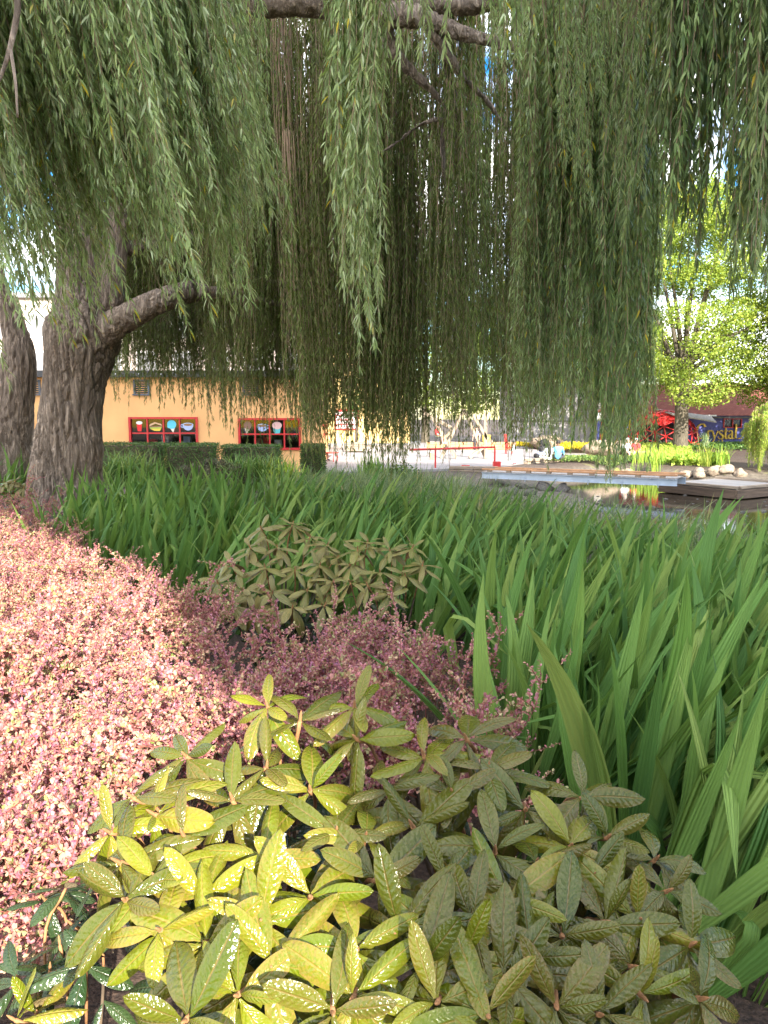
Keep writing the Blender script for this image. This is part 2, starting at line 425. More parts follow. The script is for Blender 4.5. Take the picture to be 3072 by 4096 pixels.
def ground():
    xs = np.unique(np.concatenate([np.linspace(-400, -22, 14), np.linspace(-22, 36, 175), np.linspace(36, 400, 14)]))
    ys = np.unique(np.concatenate([np.linspace(-60, -6, 8), np.linspace(-6, 52, 180), np.linspace(52, 900, 20)]))
    X, Y = np.meshgrid(xs, ys); Z = ground_h(X, Y)
    near = (np.abs(X) < 36) & (Y < 52) & (Y > -6)
    nz = np.array([mnoise.noise((a * 0.8, b * 0.8, 0)) * 0.5 + mnoise.noise((a * 2.6, b * 2.6, 4)) * 0.3 for a, b in zip(X[near], Y[near])])
    Z[near] += nz * 0.07
    nx, ny = len(xs), len(ys)
    i = (np.arange(ny - 1)[:, None] * nx + np.arange(nx - 1)[None]).ravel()
    T = np.concatenate([np.stack([i, i + 1, i + nx + 1], 1), np.stack([i, i + nx + 1, i + nx], 1)])
    m, nt, b, o = new_mat('ground_soil')
    g = N(nt, 'ShaderNodeNewGeometry'); sx = N(nt, 'ShaderNodeSeparateXYZ'); nt.links.new(g.outputs['Position'], sx.inputs[0])
    n1 = noise_n(nt, 5.0, 8, g.outputs['Position']); n2 = noise_n(nt, 60.0, 4, g.outputs['Position']); n3 = noise_n(nt, 1.1, 3, g.outputs['Position'])
    soil = ramp(nt, n2, [(0.3, (0.022, 0.013, 0.009)), (0.7, (0.085, 0.050, 0.034))])
    mud = ramp(nt, n1, [(0.3, (0.045, 0.036, 0.026)), (0.6, (0.12, 0.10, 0.078)), (0.75, (0.18, 0.16, 0.13))])
    mud = mixc(nt, ramp(nt, n3, [(0.62, 0.0), (0.72, 0.75)]), mud, (0.25, 0.28, 0.05))
    f = ramp(nt, math_n(nt, 'MULTIPLY_ADD', sx.outputs['Z'], -1.0, -0.55), [(0.05, 0.0), (0.3, 1.0)])
    nt.links.new(mixc(nt, f, soil, mud), b.inputs['Base Color'])
    b.inputs['Roughness'].default_value = 0.85
    bump(nt, b, math_n(nt, 'ADD', n1, math_n(nt, 'MULTIPLY', n2, 0.5)), 0.7, 0.05)
    o_ = link('ground', tri_mesh('ground', np.stack([X.ravel(), Y.ravel(), Z.ravel()], 1), T, m))
    return tag(o_, kind='structure')
ground()

def water():
    m, nt, b, o = new_mat('pond_water')
    b.inputs['Base Color'].default_value = (0.030, 0.024, 0.016, 1); b.inputs['Roughness'].default_value = 0.05
    b.inputs['Specular IOR Level'].default_value = 0.6
    bump(nt, b, noise_n(nt, 4.0, 3), 0.06, 0.02)
    xs = np.linspace(1.0, 40, 40); ys = np.linspace(8.5, 44, 40); X, Y = np.meshgrid(xs, ys)
    i = (np.arange(39)[:, None] * 40 + np.arange(39)[None]).ravel()
    T = np.concatenate([np.stack([i, i + 1, i + 41], 1), np.stack([i, i + 41, i + 40], 1)])
    o_ = link('pond_water', tri_mesh('pond_water', np.stack([X.ravel(), Y.ravel(), np.full(X.size, WATER)], 1), T, m))
    tag(o_, kind='structure')
water()

M['paving'] = plain('plaza_paving', (0.25, 0.23, 0.235), 0.75, var=0.10, scale=1.3, bumps=0.15)
M['timber'] = plain('weathered_timber', (0.30, 0.235, 0.175), 0.85, var=0.25, scale=3.0, bumps=0.4, stretch=(6, 0.6, 6))
M['timber_dark'] = plain('wet_timber', (0.14, 0.095, 0.065), 0.8, var=0.25, scale=3.0, bumps=0.4, stretch=(6, 0.6, 6))
M['timber_orange'] = plain('orange_timber', (0.50, 0.26, 0.13), 0.8, var=0.18, scale=3.0, bumps=0.3, stretch=(6, 0.6, 6))
M['grey_timber'] = plain('grey_timber', (0.36, 0.33, 0.31), 0.85, var=0.2, scale=3.0, bumps=0.3, stretch=(6, 0.6, 6))
M['red'] = plain('red_paint', (0.52, 0.030, 0.030), 0.42, var=0.08)
M['steel'] = plain('blue_grey_steel', (0.44, 0.51, 0.60), 0.45, 0.1, var=0.08, scale=1.2)
M['stone'] = plain('stone', (0.27, 0.21, 0.155), 0.85, var=0.25, scale=5.0, bumps=0.6)
M['stone_dark'] = plain('wet_stone', (0.10, 0.09, 0.08), 0.7, var=0.3, scale=5.0, bumps=0.6)
M['screen_white'] = plain('white_screen', (0.72, 0.71, 0.68), 0.9, var=0.05, scale=0.8)  # pale colour of the added screens, chosen for bounce
M['concrete'] = plain('concrete', (0.36, 0.35, 0.33), 0.85, var=0.12, scale=0.8, bumps=0.2)

# plaza: a paved slab whose lower right edge is the timber quay
Q0, Q1, Q2, Q3 = (-2.4, 29.6), (4.7, 32.6), on_z(2094, 1849, PLAZA)[:2], on_z(2590, 1812, PLAZA)[:2]
plz = poly_slab('plaza', [(-3.0, 29.6), Q0, Q1, tuple(Q2), tuple(Q3), (Q3[0] - 4, 54), (6.0, 70), (-30, 70), (-30, 45), (-3.0, 45)], PLAZA - 0.25, PLAZA, M['paving'])
tag(plz, kind='structure')

# ------------------------------------------------------------------ shade screens added unseen behind the viewer: their shade lies over garden and willow,
# sunlight comes through a low opening cut for the pink shrubs, and over the top on the far bank
def back_wall():  # builds the two shade screens added out of view
    th = 0.5
    def wall(name, label, D, outer, hole):
        du, dv = D * SUN_K, D * SUN_T
        bm = bmesh.new()
        def loop(pts, y):
            vs = [bm.verts.new((p[0], y, p[1])) for p in pts]
            return [bm.edges.new((vs[i], vs[(i + 1) % len(vs)])) for i in range(len(vs))]
        e = loop([(u + du, v if v < 0 else v + dv) for u, v in outer], -D)
        if hole: e += loop([(u + du, v + dv) for u, v in hole], -D)
        bmesh.ops.triangle_fill(bm, use_beauty=True, edges=e)
        r = bmesh.ops.extrude_face_region(bm, geom=list(bm.faces))
        for v in r['geom']:
            if isinstance(v, bmesh.types.BMVert): v.co.y -= th
        bmesh.ops.recalc_face_normals(bm, faces=bm.faces)
        me = bpy.data.meshes.new(name); bm.to_mesh(me); bm.free(); me.materials.append(M['screen_white'])
        tag(link(name, me), label, 'wall')
    # near added screen (in the sun's own projection (x, z) onto the viewer's plane): its outline is cut to the sun patch it lets through
    wall('near_shade_screen', 'white shade screen added behind the viewer to shape the sun patch', 15.0, [(-7.6, 1.25), (-7.6, -1.0), (1.9, -1.0), (1.9, 5.6), (0.6, 6.2), (-0.6, 6.6), (-1.2, 7.2), (-7.6, 7.6), (-7.6, 5.9), (-1.9, 5.75), (-1.1, 5.0), (-0.50, 4.15), (0.26, 3.55), (0.34, 2.75), (0.36, 2.35), (0.58, 2.2), (0.56, 1.6), (0.47, 1.4), (0.46, 0.92), (-0.30, 1.02), (-0.62, 1.25)], None)
    # far behind it a second added screen, shaped so that it keeps the sun off the house and the near plaza but not off the far bank
    wall('far_shade_screen', 'tall pale shade screen added far behind the viewer', 150.0, [(1.1, -1.0), (75, -1.0), (75, 15.7), (18, 15.7), (16.5, 19.2), (9.6, 19.2), (8.6, 21.6), (-60, 21.6), (-60, 6.6), (-1.2, 6.6), (-0.5, 5.6), (1.1, 4.9)], None)
back_wall()

# ------------------------------------------------------------------ willow: trunk, limbs, hanging branches
def bark_tube(path, rad, sides, rows, amp, freq, flare=None):
    pr = smooth_path(np.column_stack([path, rad]), rows)
    V, T, A = tube(pr[:, :3], pr[:, 3], sides, True)
    n = rows * sides
    ctr = np.repeat(pr[:, :3], sides, axis=0); rr = np.repeat(pr[:, 3], sides)
    out = unit(V[:n] - ctr)
    disp = np.empty(n)
    for i in range(n):
        p = V[i]
        w = mnoise.noise((p[0] * 1.7, p[1] * 1.7, p[2] * 0.8)) 
        q = (p[0] * freq + w * 0.7, p[1] * freq + w * 0.7, p[2] * freq * 0.13 + w * 0.6)
        r1 = 1 - abs(mnoise.noise(q)) * 2.4
        r2 = 1 - abs(mnoise.noise((q[0] * 2.1 + 5, q[1] * 2.1, q[2] * 2.1))) * 2.2
        big = mnoise.noise((p[0] * 1.1 + 9, p[1] * 1.1, p[2] * 0.7))
        disp[i] = amp * (-max(r1, 0) ** 3 * 1.3 - max(r2, 0) ** 3 * 0.5) + big * rr[i] * 0.13
    V[:n] += out * disp[:, None]
    return V, T, A

wb = at(262, 2020, 12.0); wb[2] = float(ground_h(wb[0], wb[1])) - 0.05
willow = thing('willow_tree', 'large weeping willow with thick furrowed trunk and long hanging green curtains', 'tree', wb)
WB = np.array(wb)
def wpart(name, V, T, A, mats):
    return link(name, tri_mesh(name, V - WB, T, mats, A), willow)
Yt = 12.0
tr = [(262, 2060, 0.78), (262, 2000, 0.66), (266, 1900, 0.575), (276, 1780, 0.53), (286, 1650, 0.50), (300, 1520, 0.50), (318, 1420, 0.545), (335, 1330, 0.585), (340, 1260, 0.50), (330, 1180, 0.40), (318, 1050, 0.36), (305, 850, 0.33), (296, 600, 0.30), (290, 300, 0.27), (282, 0, 0.25), (270, -400, 0.2)]
V, T, A = bark_tube([at(a, b, Yt) for a, b, _ in tr], [r for *_, r in tr], 190, 330, 0.046, 10.0)
_b = at(395, 1800, 11.75); _d = np.linalg.norm((V - _b) * np.array([1, 1, .7]), axis=1); V = V + unit(V - at(275, 1800, 12.0)) * (0.13 * np.exp(-(_d / .26) ** 2))[:, None]
wpart('trunk', V, T, A, M['bark'])
def limb(pts, sides=22, rows=60, amp=0.03, freq=8.0, par=None):
    V, T, A = bark_tube([at(a, b, y) for a, b, y, _ in pts], [r for *_, r in pts], sides, rows, amp, freq)
    return link('limb', tri_mesh('limb', V - WB, T, M['bark'], A), willow)
limb([(300, 1450, 12.0, .40), (390, 1350, 11.9, .30), (480, 1285, 11.7, .225), (580, 1230, 11.5, .195), (690, 1185, 11.5, .175), (800, 1160, 12.2, .16), (900, 1150, 13.6, .14), (1000, 1100, 15, .10)], 60, 120)
limb([(350, 1330, 12.0, .34), (430, 1200, 12.0, .25), (450, 1080, 12.0, .21), (470, 900, 12.0, .19), (520, 600, 11.6, .17), (650, 300, 11, .15), (800, 0, 10, .13), (900, -300, 9, .1)], 40, 90)
limb([(400, 1100, 12.0, .20), (470, 1000, 12.2, .16), (540, 990, 12.3, .12), (660, 960, 12.6, .09), (860, 920, 13, .06)])
limb([(700, -80, 9.5, .22), (1000, 2, 9.2, .17), (1250, 12, 9.0, .15), (1500, 60, 8.8, .13), (1640, 62, 8.6, .12), (1760, 100, 8.6, .09), (1900, 150, 8.5, .07), (2080, 190, 8.4, .045)], 36, 90)
limb([(1300, -30, 9.0, .12), (1600, 10, 8.8, .10), (1900, 22, 8.6, .09), (2300, -60, 8.2, .06)])
limb([(1530, 80, 8.8, .10), (1570, 200, 8.9, .08), (1650, 290, 9.0, .065), (1730, 370, 9.1, .055), (1780, 440, 9.2, .045), (1770, 600, 9.3, .035), (1790, 800, 9.4, .022)], 18, 60)
limb([(1700, 90, 8.6, .07), (1850, 300, 8.8, .05), (1960, 420, 8.9, .035), (2060, 560, 9, .02)], 14, 40)
limb([(1780, 470, 9.2, .035), (1680, 500, 9.2, .03), (1560, 590, 9.3, .02), (1480, 620, 9.3, .012)], 10, 30)
limb([(800, 1160, 11.4, .11), (1000, 1190, 11.8, .07), (1200, 1240, 11.9, .045), (1400, 1330, 12, .02)], 14, 40)
limb([(900, 1120, 12, .09), (1100, 1130, 11.9, .06), (1350, 1200, 11, .04), (1500, 1290, 11, .02)], 14, 40)
limb([(1750, 100, 8.6, .06), (1830, 500, 9.5, .04), (1800, 900, 10, .03), (1820, 1200, 10.2, .015)], 12, 40)
limb([(60, -60, 3.6, .016), (70, 40, 3.6, .014), (40, 190, 3.6, .012), (5, 300, 3.6, .009), (-60, 420, 3.6, .006)], 8, 24, 0.001)
limb([(40, 190, 3.6, .009), (62, 330, 3.6, .007), (70, 470, 3.6, .005)], 8, 18, 0.001)
limb([(290, -60, 4.2, .012), (262, 140, 4.2, .010), (286, 280, 4.2, .008), (300, 420, 4.2, .006)], 8, 20, 0.001)
# boughs over the frame that carry the near curtains
for pts in ([(-2.6, 12, 8.5, .26), (-2.4, 9, 8.0, .2), (-2.2, 6.5, 6.9, .15), (-2.0, 4.2, 6.0, .1), (-1.6, 2.6, 5.6, .05)], [(-2.2, 6.5, 6.9, .12), (-0.6, 5.2, 6.6, .09), (0.4, 4.2, 6.2, .06), (1.2, 3.8, 5.9, .03)],
            [(0.2, 9.0, 8.0, .14), (2.0, 7.0, 7.8, .11), (3.2, 5.4, 6.8, .08), (3.6, 4.1, 6.0, .04)], [(2.0, 7.0, 7.8, .09), (1.9, 5.2, 6.9, .06), (1.8, 4.2, 6.2, .03)], [(-5.0, 12, 8.6, .24), (-3.2, 12, 9.6, .2), (-0.5, 12, 10.0, .16), (2.5, 12, 9.9, .11), (5, 11, 9.6, .06)]):
    V, T, A = bark_tube([p[:3] for p in pts], [p[3] for p in pts], 14, 40, 0.012, 8.0)
    link('limb', tri_mesh('limb', V - WB, T, M['bark'], A), willow)

# second willow trunk at the left edge
t2 = [(0, 2010, 13.6, .60), (20, 1880, 13.6, .47), (35, 1700, 13.6, .42), (52, 1560, 13.6, .37), (72, 1440, 13.6, .30), (66, 1350, 13.6, .25), (40, 1260, 13.6, .22), (-20, 1120, 13.6, .2), (-120, 800, 13.5, .17), (-200, 300, 13.4, .13)]
wb2 = at(0, 2010, 13.6)
willow2 = thing('willow_tree', 'dark crooked willow trunk at the left edge behind the large willow', 'tree', wb2)
V, T, A = bark_tube([at(a, b, y) for a, b, y, _ in t2], [r for *_, r in t2], 70, 140, 0.045, 8.0)
link('trunk', tri_mesh('trunk', V - wb2, T, M['bark'], A), willow2)

LV = np.array([(0, 0, 0), (-.066, .28, .014), (.066, .28, .014), (-.056, .62, -.02), (.056, .62, -.02), (0, 1, -.13)], float)
LT = np.array([(0, 2, 1), (1, 2, 4), (1, 4, 3), (3, 4, 5)])
LA = np.array([(0, 0), (-1, .3), (1, .3), (-1, .6), (1, .6), (0, 1)], float)
def strand_bundle(name, n, L, radius, lean, gap, size, leaf_from, mat, seed, twig_r=0.0022, splay=(14, 48), sub=0.5, taper=0.36):
    """one hanging branch: n whips side by side, leafy from leaf_from downward, the tips uneven"""
    r = np.random.default_rng(seed); g = Geo(); tops = []
    for i in range(n):
        a = r.uniform(0, 2 * math.pi); q = radius * math.sqrt(r.uniform(0, 1))
        st = 0.0 if r.uniform() > sub else r.uniform(0.12, 0.55) * L
        en = L * (1 - taper * (q / radius) ** 1.5 * r.uniform(0.3, 1)) if i else L
        if en - st < 0.5: st = max(0, en - 0.7)
        k = max(4, int((en - st) / 0.16)); s = np.linspace(st, en, k)
        ph, fr = r.uniform(0, 6.28, 2), r.uniform(1.0, 2.6, 2)
        wob = 0.020 + 0.035 * (s / L)
        spread = 0.35 + 0.65 * np.clip(s / L * 2.2, 0, 1)
        x = math.cos(a) * q * spread + lean * L * (s / L) ** 1.5 + wob * np.sin(fr[0] * s + ph[0]) + (r.uniform(-.06, .06)) * (s - st) / L
        y = math.sin(a) * q * spread + wob * np.sin(fr[1] * s + ph[1]) + (r.uniform(-.06, .06)) * (s - st) / L
        P = np.stack([x, y, -s], 1)
        V, T, A = tube(P, np.linspace(twig_r * 1.5, twig_r * 0.5, k), 3, False, r.uniform())
        g.add(V, T, A, 1)
        s0 = max(st, leaf_from * L * r.uniform(0.7, 1.2))
        if en - s0 < 0.15: s0 = en - 0.15
        m = int((en - s0) / gap); ls = np.sort(r.uniform(s0, en, m))
        lp = np.stack([np.interp(ls, s, x), np.interp(ls, s, y), -ls], 1)
        az = r.uniform(0, 2 * math.pi, m); po = np.radians(r.uniform(splay[0], splay[1], m))
        d = np.stack([np.cos(az) * np.sin(po) + lean * 1.2, np.sin(az) * np.sin(po), -np.cos(po)], 1)
        d[-2:] = (0.05, 0, -1)
        nn = np.stack([np.cos(az), np.sin(az), 0.6 + r.normal(0, .4, m)], 1) + r.normal(0, .45, (m, 3))
        sc = size * r.uniform(0.6, 1.2, m) * np.clip(1.1 - 0.4 * (ls - s0) / max(en - s0, .1), .6, 1.1)
        V, T, A = scatter(LV, LT, LA, frames(d, nn), lp, sc, r.uniform(0, 1, m))
        g.add(V, T, A, 0)
    me = g.mesh(name, [mat, M['twig']], False)
    return me, np.array([lean * L, 0, -L])
PROTO = {'near': [], 'mid': [], 'far': [], 'twig': [], 'big': []}
for i, L in enumerate((2.2, 2.8, 3.4, 4.0)):
    PROTO['near'].append(strand_bundle('hanging_branch', 13, L, 0.125, 0.17, 0.0105, 0.094, 0.02, M['willow'], 10 + i))
for i, L in enumerate((3.0, 3.8, 4.6)):
    PROTO['mid'].append(strand_bundle('hanging_branch', 15, L, 0.17, 0.03, 0.0125, 0.092, 0.14, M['willow'], 30 + i, 0.0030))
for i, L in enumerate((2.9, 3.6, 4.3)):
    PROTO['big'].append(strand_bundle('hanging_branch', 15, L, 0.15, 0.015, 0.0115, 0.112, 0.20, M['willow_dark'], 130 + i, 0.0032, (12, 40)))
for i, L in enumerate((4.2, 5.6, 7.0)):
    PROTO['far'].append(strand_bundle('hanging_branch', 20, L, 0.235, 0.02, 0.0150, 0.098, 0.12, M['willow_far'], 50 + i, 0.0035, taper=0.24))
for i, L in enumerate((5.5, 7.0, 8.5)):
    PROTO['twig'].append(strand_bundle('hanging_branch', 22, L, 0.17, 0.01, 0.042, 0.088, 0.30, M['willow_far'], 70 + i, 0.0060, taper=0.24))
PROTO['straight'] = [strand_bundle('hanging_branch', 13, L, 0.125, 0.035, 0.0105, 0.094, 0.02, M['willow'], 90 + i) for i, L in enumerate((2.2, 2.9, 3.6))]

def curtain(px, py, Y, n, kind, minL=0.0, sc=(0.9, 1.12)):
    """n branches whose tips end within the given part of the view, Y metres ahead"""
    for i in range(n):
        f = (i + rng.uniform(0.1, 0.9)) / n
        x = px[0] + (px[1] - px[0]) * f
        b = py[0] + (py[1] - py[0]) * rng.uniform()
        y = Y[0] + (Y[1] - Y[0]) * rng.uniform()
        tip = at(x, b, y)
        ch = [p for p in PROTO[kind]]
        need = at(x, -60, y)[2] - tip[2]
        if kind == 'far' and x > 1150 and rng.uniform() < .6: need = 3.0
        ok = [p for p in ch if -p[1][2] >= min(need, max(-q[1][2] for q in ch))]
        me, end = ok[int(rng.integers(len(ok)))] if ok else ch[-1]
        s = rng.uniform(*sc); rz = rng.uniform(-0.35, 0.35) if kind == 'near' else rng.uniform(0, 6.28)
        tilt = (rng.normal(0, 0.02), rng.normal(0, 0.03), rz)
        m3 = (Matrix.Rotation(rz, 3, 'Z') @ Matrix.Rotation(tilt[1], 3, 'Y') @ Matrix.Rotation(tilt[0], 3, 'X'))
        top = Vector(tip) - m3 @ Vector(end * s)
        link('hanging_branch', me, willow, tuple(np.array(top) - WB), tilt, s)
# near curtains at the left, blown a little to the right
curtain((-160, 170), (1230, 1540), (3.6, 4.6), 8, 'near')
curtain((200, 450), (1080, 1380), (3.7, 4.8), 7, 'near')
curtain((430, 720), (950, 1250), (3.7, 4.8), 8, 'near')
curtain((680, 900), (900, 1270), (3.6, 4.6), 8, 'near')
curtain((900, 1150), (700, 1150), (3.8, 5.0), 8, 'near')
curtain((740, 960), (1180, 1330), (4.4, 5.2), 4, 'near')
curtain((300, 950), (250, 900), (3.6, 5.4), 14, 'near')
curtain((100, 420), (500, 1000), (4.6, 6.0), 6, 'near')
curtain((-120, 160), (900, 1300), (5.0, 6.5), 5, 'mid')
curtain((250, 1020), (800, 1300), (6.5, 8.5), 11, 'mid')
# the single narrow curtain in the middle and the two short ones beside it
curtain((1410, 1475), (1180, 1330), (3.9, 4.2), 3, 'straight')
curtain((1480, 1510), (1460, 1480), (4.0, 4.1), 1, 'straight')
curtain((1420, 1465), (700, 1000), (3.9, 4.2), 2, 'straight')
curtain((1690, 1700), (300, 315), (3.8, 3.9), 1, 'straight')
curtain((1980, 2080), (260, 420), (3.8, 4.2), 3, 'straight')
# behind: over the yellow house, then over the plaza
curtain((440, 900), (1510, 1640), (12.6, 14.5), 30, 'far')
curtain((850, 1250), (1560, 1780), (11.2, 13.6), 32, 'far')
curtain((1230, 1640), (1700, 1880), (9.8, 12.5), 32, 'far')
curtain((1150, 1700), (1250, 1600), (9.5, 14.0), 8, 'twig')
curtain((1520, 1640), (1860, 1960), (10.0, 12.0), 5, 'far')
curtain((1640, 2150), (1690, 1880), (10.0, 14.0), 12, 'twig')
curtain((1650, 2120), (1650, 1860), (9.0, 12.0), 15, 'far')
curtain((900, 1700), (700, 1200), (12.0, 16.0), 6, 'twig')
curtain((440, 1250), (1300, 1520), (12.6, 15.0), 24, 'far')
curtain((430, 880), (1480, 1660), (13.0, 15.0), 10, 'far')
# right: a leafy curtain nearer by, with long bare whips in it
curtain((2080, 2560), (1680, 1880), (6.2, 8.2), 26, 'mid')
curtain((2120, 2520), (1100, 1500), (6.0, 8.0), 8, 'big')
curtain((2090, 2200), (1650, 1790), (7.0, 8.5), 4, 'far')
curtain((2400, 2530), (1740, 1900), (5.6, 6.4), 6, 'big')
curtain((2435, 2450), (1960, 1975), (6.2, 6.3), 1, 'straight')
curtain((2300, 2500), (600, 1100), (5.0, 6.5), 6, 'mid')
curtain((2670, 2760), (880, 1100), (4.1, 4.8), 6, 'big')
curtain((2800, 2820), (600, 750), (5.6, 5.9), 1, 'big')
curtain((2945, 3180), (950, 1200), (3.7, 4.3), 11, 'big')
# beyond the frame on both sides the tree goes on
curtain((-900, -200), (900, 1500), (4.0, 9.0), 12, 'mid')
curtain((3250, 4000), (900, 1500), (4.0, 9.0), 10, 'mid')

# ------------------------------------------------------------------ pink barberry shrubs
BV = np.array([(0, 0, 0), (-.17, .32, .03), (.17, .32, .03), (-.30, .70, .05), (.30, .70, .05), (0, 1, -.03)], float)
def barberry_branch(seed, L, green):
    r = np.random.default_rng(seed); g = Geo()
    def twig(p0, d0, length, rad, tipness):
        k = 9; s = np.linspace(0, 1, k)
        d = unit(d0); bend = np.array([0, 0, -0.35]) * length
        side = r.normal(0, .06, 3) * length
        P = p0 + s[:, None] * d * length + (s ** 2)[:, None] * bend * (0.5 if tipness > .5 else 1) + np.sin(s * 3.1)[:, None] * side
        V, T, A = tube(P, np.linspace(rad, rad * .4, k), 3, False); g.add(V, T, A, 1)
        m = int(length / 0.0050)
        u = np.sort(r.uniform(0.06, 1, m)); lp = np.stack([np.interp(u, s, P[:, j]) for j in range(3)], 1)
        t = unit(np.stack([np.interp(u, s, np.gradient(P[:, j])) for j in range(3)], 1))
        dd = unit(t * r.uniform(.1, .8, (m, 1)) + unit(r.normal(0, 1, (m, 3))) * 1.0 + np.array([0, 0, .35]))
        nn = unit(r.normal(0, .6, (m, 3)) + np.array([0, 0, 1.0]))
        sc = r.uniform(.011, .023, m) * (1.1 - .45 * u)
        c = np.clip(r.normal(0.30 + 0.38 * u * tipness + 0.14 * tipness, .17, m) - green * r.uniform(0, .45, m), 0.0, 1.0)
        V, T, A = scatter(BV, LT, LA, frames(dd, nn), lp, sc, c); g.add(V, T, A, 0)
        return P
    P = twig(np.zeros(3), np.array([0.55, 0, 1.0]), L, .0026, 1.0)
    for i in range(7):
        q = P[r.integers(2, 7)]
        twig(q, unit(np.array([0.5, 0, .8]) + r.normal(0, .55, 3)), L * r.uniform(.25, .5), .0017, r.uniform(.3, .95))
    return g.mesh('branch', [M['barberry'], M['barstem']], False)
BAR = [barberry_branch(200 + i, L, gr) for i, (L, gr) in enumerate([(.32, 0.0), (.38, .1), (.44, .0), (.36, .3), (.34, .7), (.32, 1.0), (.48, 0.0)])]
def inside(p, poly):
    c = False; j = len(poly) - 1
    for i in range(len(poly)):
        a, b = poly[i], poly[j]
        if (a[1] > p[1]) != (b[1] > p[1]) and p[0] < (b[0] - a[0]) * (p[1] - a[1]) / (b[1] - a[1]) + a[0]: c = not c
        j = i
    return c
# the bed of barberry, traced on the level of its tops
bar_poly = [tuple(on_z(a, b, 0.62)[:2]) for a, b in ((-420, 3430), (40, 3330), (280, 3100), (700, 2950), (1300, 2820), (1750, 2900), (2050, 2960), (2000, 2760), (1800, 2520), (1600, 2420), (1250, 2440), (980, 2500), (830, 2380), (650, 2250), (420, 2200), (280, 2110), (180, 2020), (0, 1975), (-500, 1960), (-700, 2300), (-700, 3000))]
SH = [(-0.55, 2.05), (-1.25, 1.75), (-1.5, 2.9), (0.15, 2.75), (-0.75, 3.3), (-1.9, 4.1), (-2.9, 5.6), (-2.9, 3.6), (-4.0, 7.4), (-1.35, 4.9)]
SHL = ['pink barberry shrub directly behind the yellow-green rhododendron', 'pink barberry shrub nearest the bare soil at the lower left', 'pink barberry shrub in the middle of the sunny pink bed', 'purple barberry shrub in shade between the rhododendrons and the sword leaves',
       'pink barberry shrub at the edge of the shade beside the far rhododendron', 'pink barberry shrub in front of the first sword leaves', 'pale pink barberry shrub on the way to the willow trunk', 'pale barberry shrub at the left edge of the pink bed', 'pale peach barberry shrub at the foot of the willow trunk', 'small barberry shrub poking purple shoots into the sword leaves']
shrubs = [thing('barberry_shrub', SHL[i], 'shrub', (x, y, float(ground_h(x, y))), 0, 'pink barberry shrubs') for i, (x, y) in enumerate(SH)]
SHN = np.array(SH); cnt = [0] * len(SH)
bx = [p[0] for p in bar_poly]; by = [p[1] for p in bar_poly]
placed = 0; tries = 0
while placed < 1750 and tries < 60000:
    tries += 1
    Y = 1.25 + (10.0 - 1.25) * rng.uniform() ** 1.7
    x = rng.uniform(max(min(bx), -0.62 * Y - 0.9), max(bx))
    if not inside((x, Y), bar_poly): continue
    k = int(np.argmin(((SHN - (x, Y)) ** 2).sum(1)))
    if cnt[k] >= 298: continue
    dc = np.array([x, Y]) - SHN[k]; dist = float(np.linalg.norm(dc))
    gz = float(ground_h(x, Y))
    hump = mnoise.noise((x * 1.6, Y * 1.6, 2.0)) * 0.13
    low = rng.uniform() < 0.34
    z = gz + 0.36 + hump - 0.10 * min(dist, 1.0) - (0.14 if low else 0.0) + (rng.uniform(.05, .14) if rng.uniform() < .16 else 0)
    az = math.atan2(dc[1], dc[0]) + rng.normal(0, 1.0)
    me = BAR[int(rng.choice([3, 4, 5]))] if low else BAR[int(rng.choice([0, 1, 2, 3, 6, 4], p=[.24, .24, .2, .16, .08, .08]))]
    o = link('branch', me, shrubs[k], (x - SH[k][0], Y - SH[k][1], z - float(ground_h(*SH[k]))), (rng.normal(0, .2), rng.normal(0.05, .28), az), rng.uniform(.8, 1.2))
    cnt[k] += 1; placed += 1
# woody bases under the shrubs
for k, (x, y) in enumerate(SH):
    g = Geo()
    for i in range(26):
        a = rng.uniform(0, 6.28); q = rng.uniform(.2, .75)
        P = smooth_path([(0, 0, -.02), (math.cos(a) * q * .4, math.sin(a) * q * .4, .2), (math.cos(a) * q, math.sin(a) * q, .42)], 7)
        V, T, A = tube(P, np.linspace(.008, .003, 7), 4, False); g.add(V, T, A)
    link('stem', g.mesh('stem', [M['rwood']]), shrubs[k])

# ------------------------------------------------------------------ rhododendrons
def rhodo_leaf(seed, droop, curl, wmul=1.0):
    r = np.random.default_rng(seed); nl, nc = 13, 7
    t = np.linspace(0, 1, nl); V, A = [], []
    wv = r.uniform(0, 6.28); sbend = r.normal(0, .07)
    for i, v in enumerate(t):
        w = 0.148 * wmul * (max(0.0, 1 - abs((v - .53) / .50) ** 2.0) ** 0.80 if 0.02 < v < 1 else 0.0)
        w = max(w, 0.016 if v < .1 else 0.001)
        for u in np.linspace(-1, 1, nc):
            z = -droop * v ** 2 + 0.05 * math.sin(math.pi * v) - curl * w * abs(u) ** 1.7 + 0.25 * w * (1 - abs(u)) * -0.35 + 0.012 * math.sin(9 * v + wv + 2 * u) * abs(u)
            V.append((u * w + sbend * v * v + 0.02 * math.sin(2.5 * v + wv), v - 0.12 * droop * v * v, z)); A.append((u, v, r.uniform()))
    T = []
    for i in range(nl - 1):
        for j in range(nc - 1):
            a = i * nc + j; T += [(a, a + 1, a + nc + 1), (a, a + nc + 1, a + nc)]
    return np.array(V), np.array(T), np.array(A)
RL = [rhodo_leaf(300 + i, d, c, w) for i, (d, c, w) in enumerate([(.06, .25, 1.0), (.16, .35, 1.05), (.28, .45, .95), (.02, .2, 1.1), (.4, .6, .9), (.12, .8, .9), (.20, .3, 1.18), (.34, .2, .85), (-.08, .4, 1.0), (.1, 1.0, .8), (.5, .3, 1.0), (.05, .1, .92)])]
RMESH = {k: [tri_mesh('leaf', V, T, M[k], A) for V, T, A in RL] for k in ('rhodo', 'rhodo_old', 'rhodo_shade', 'rhodo_bronze')}
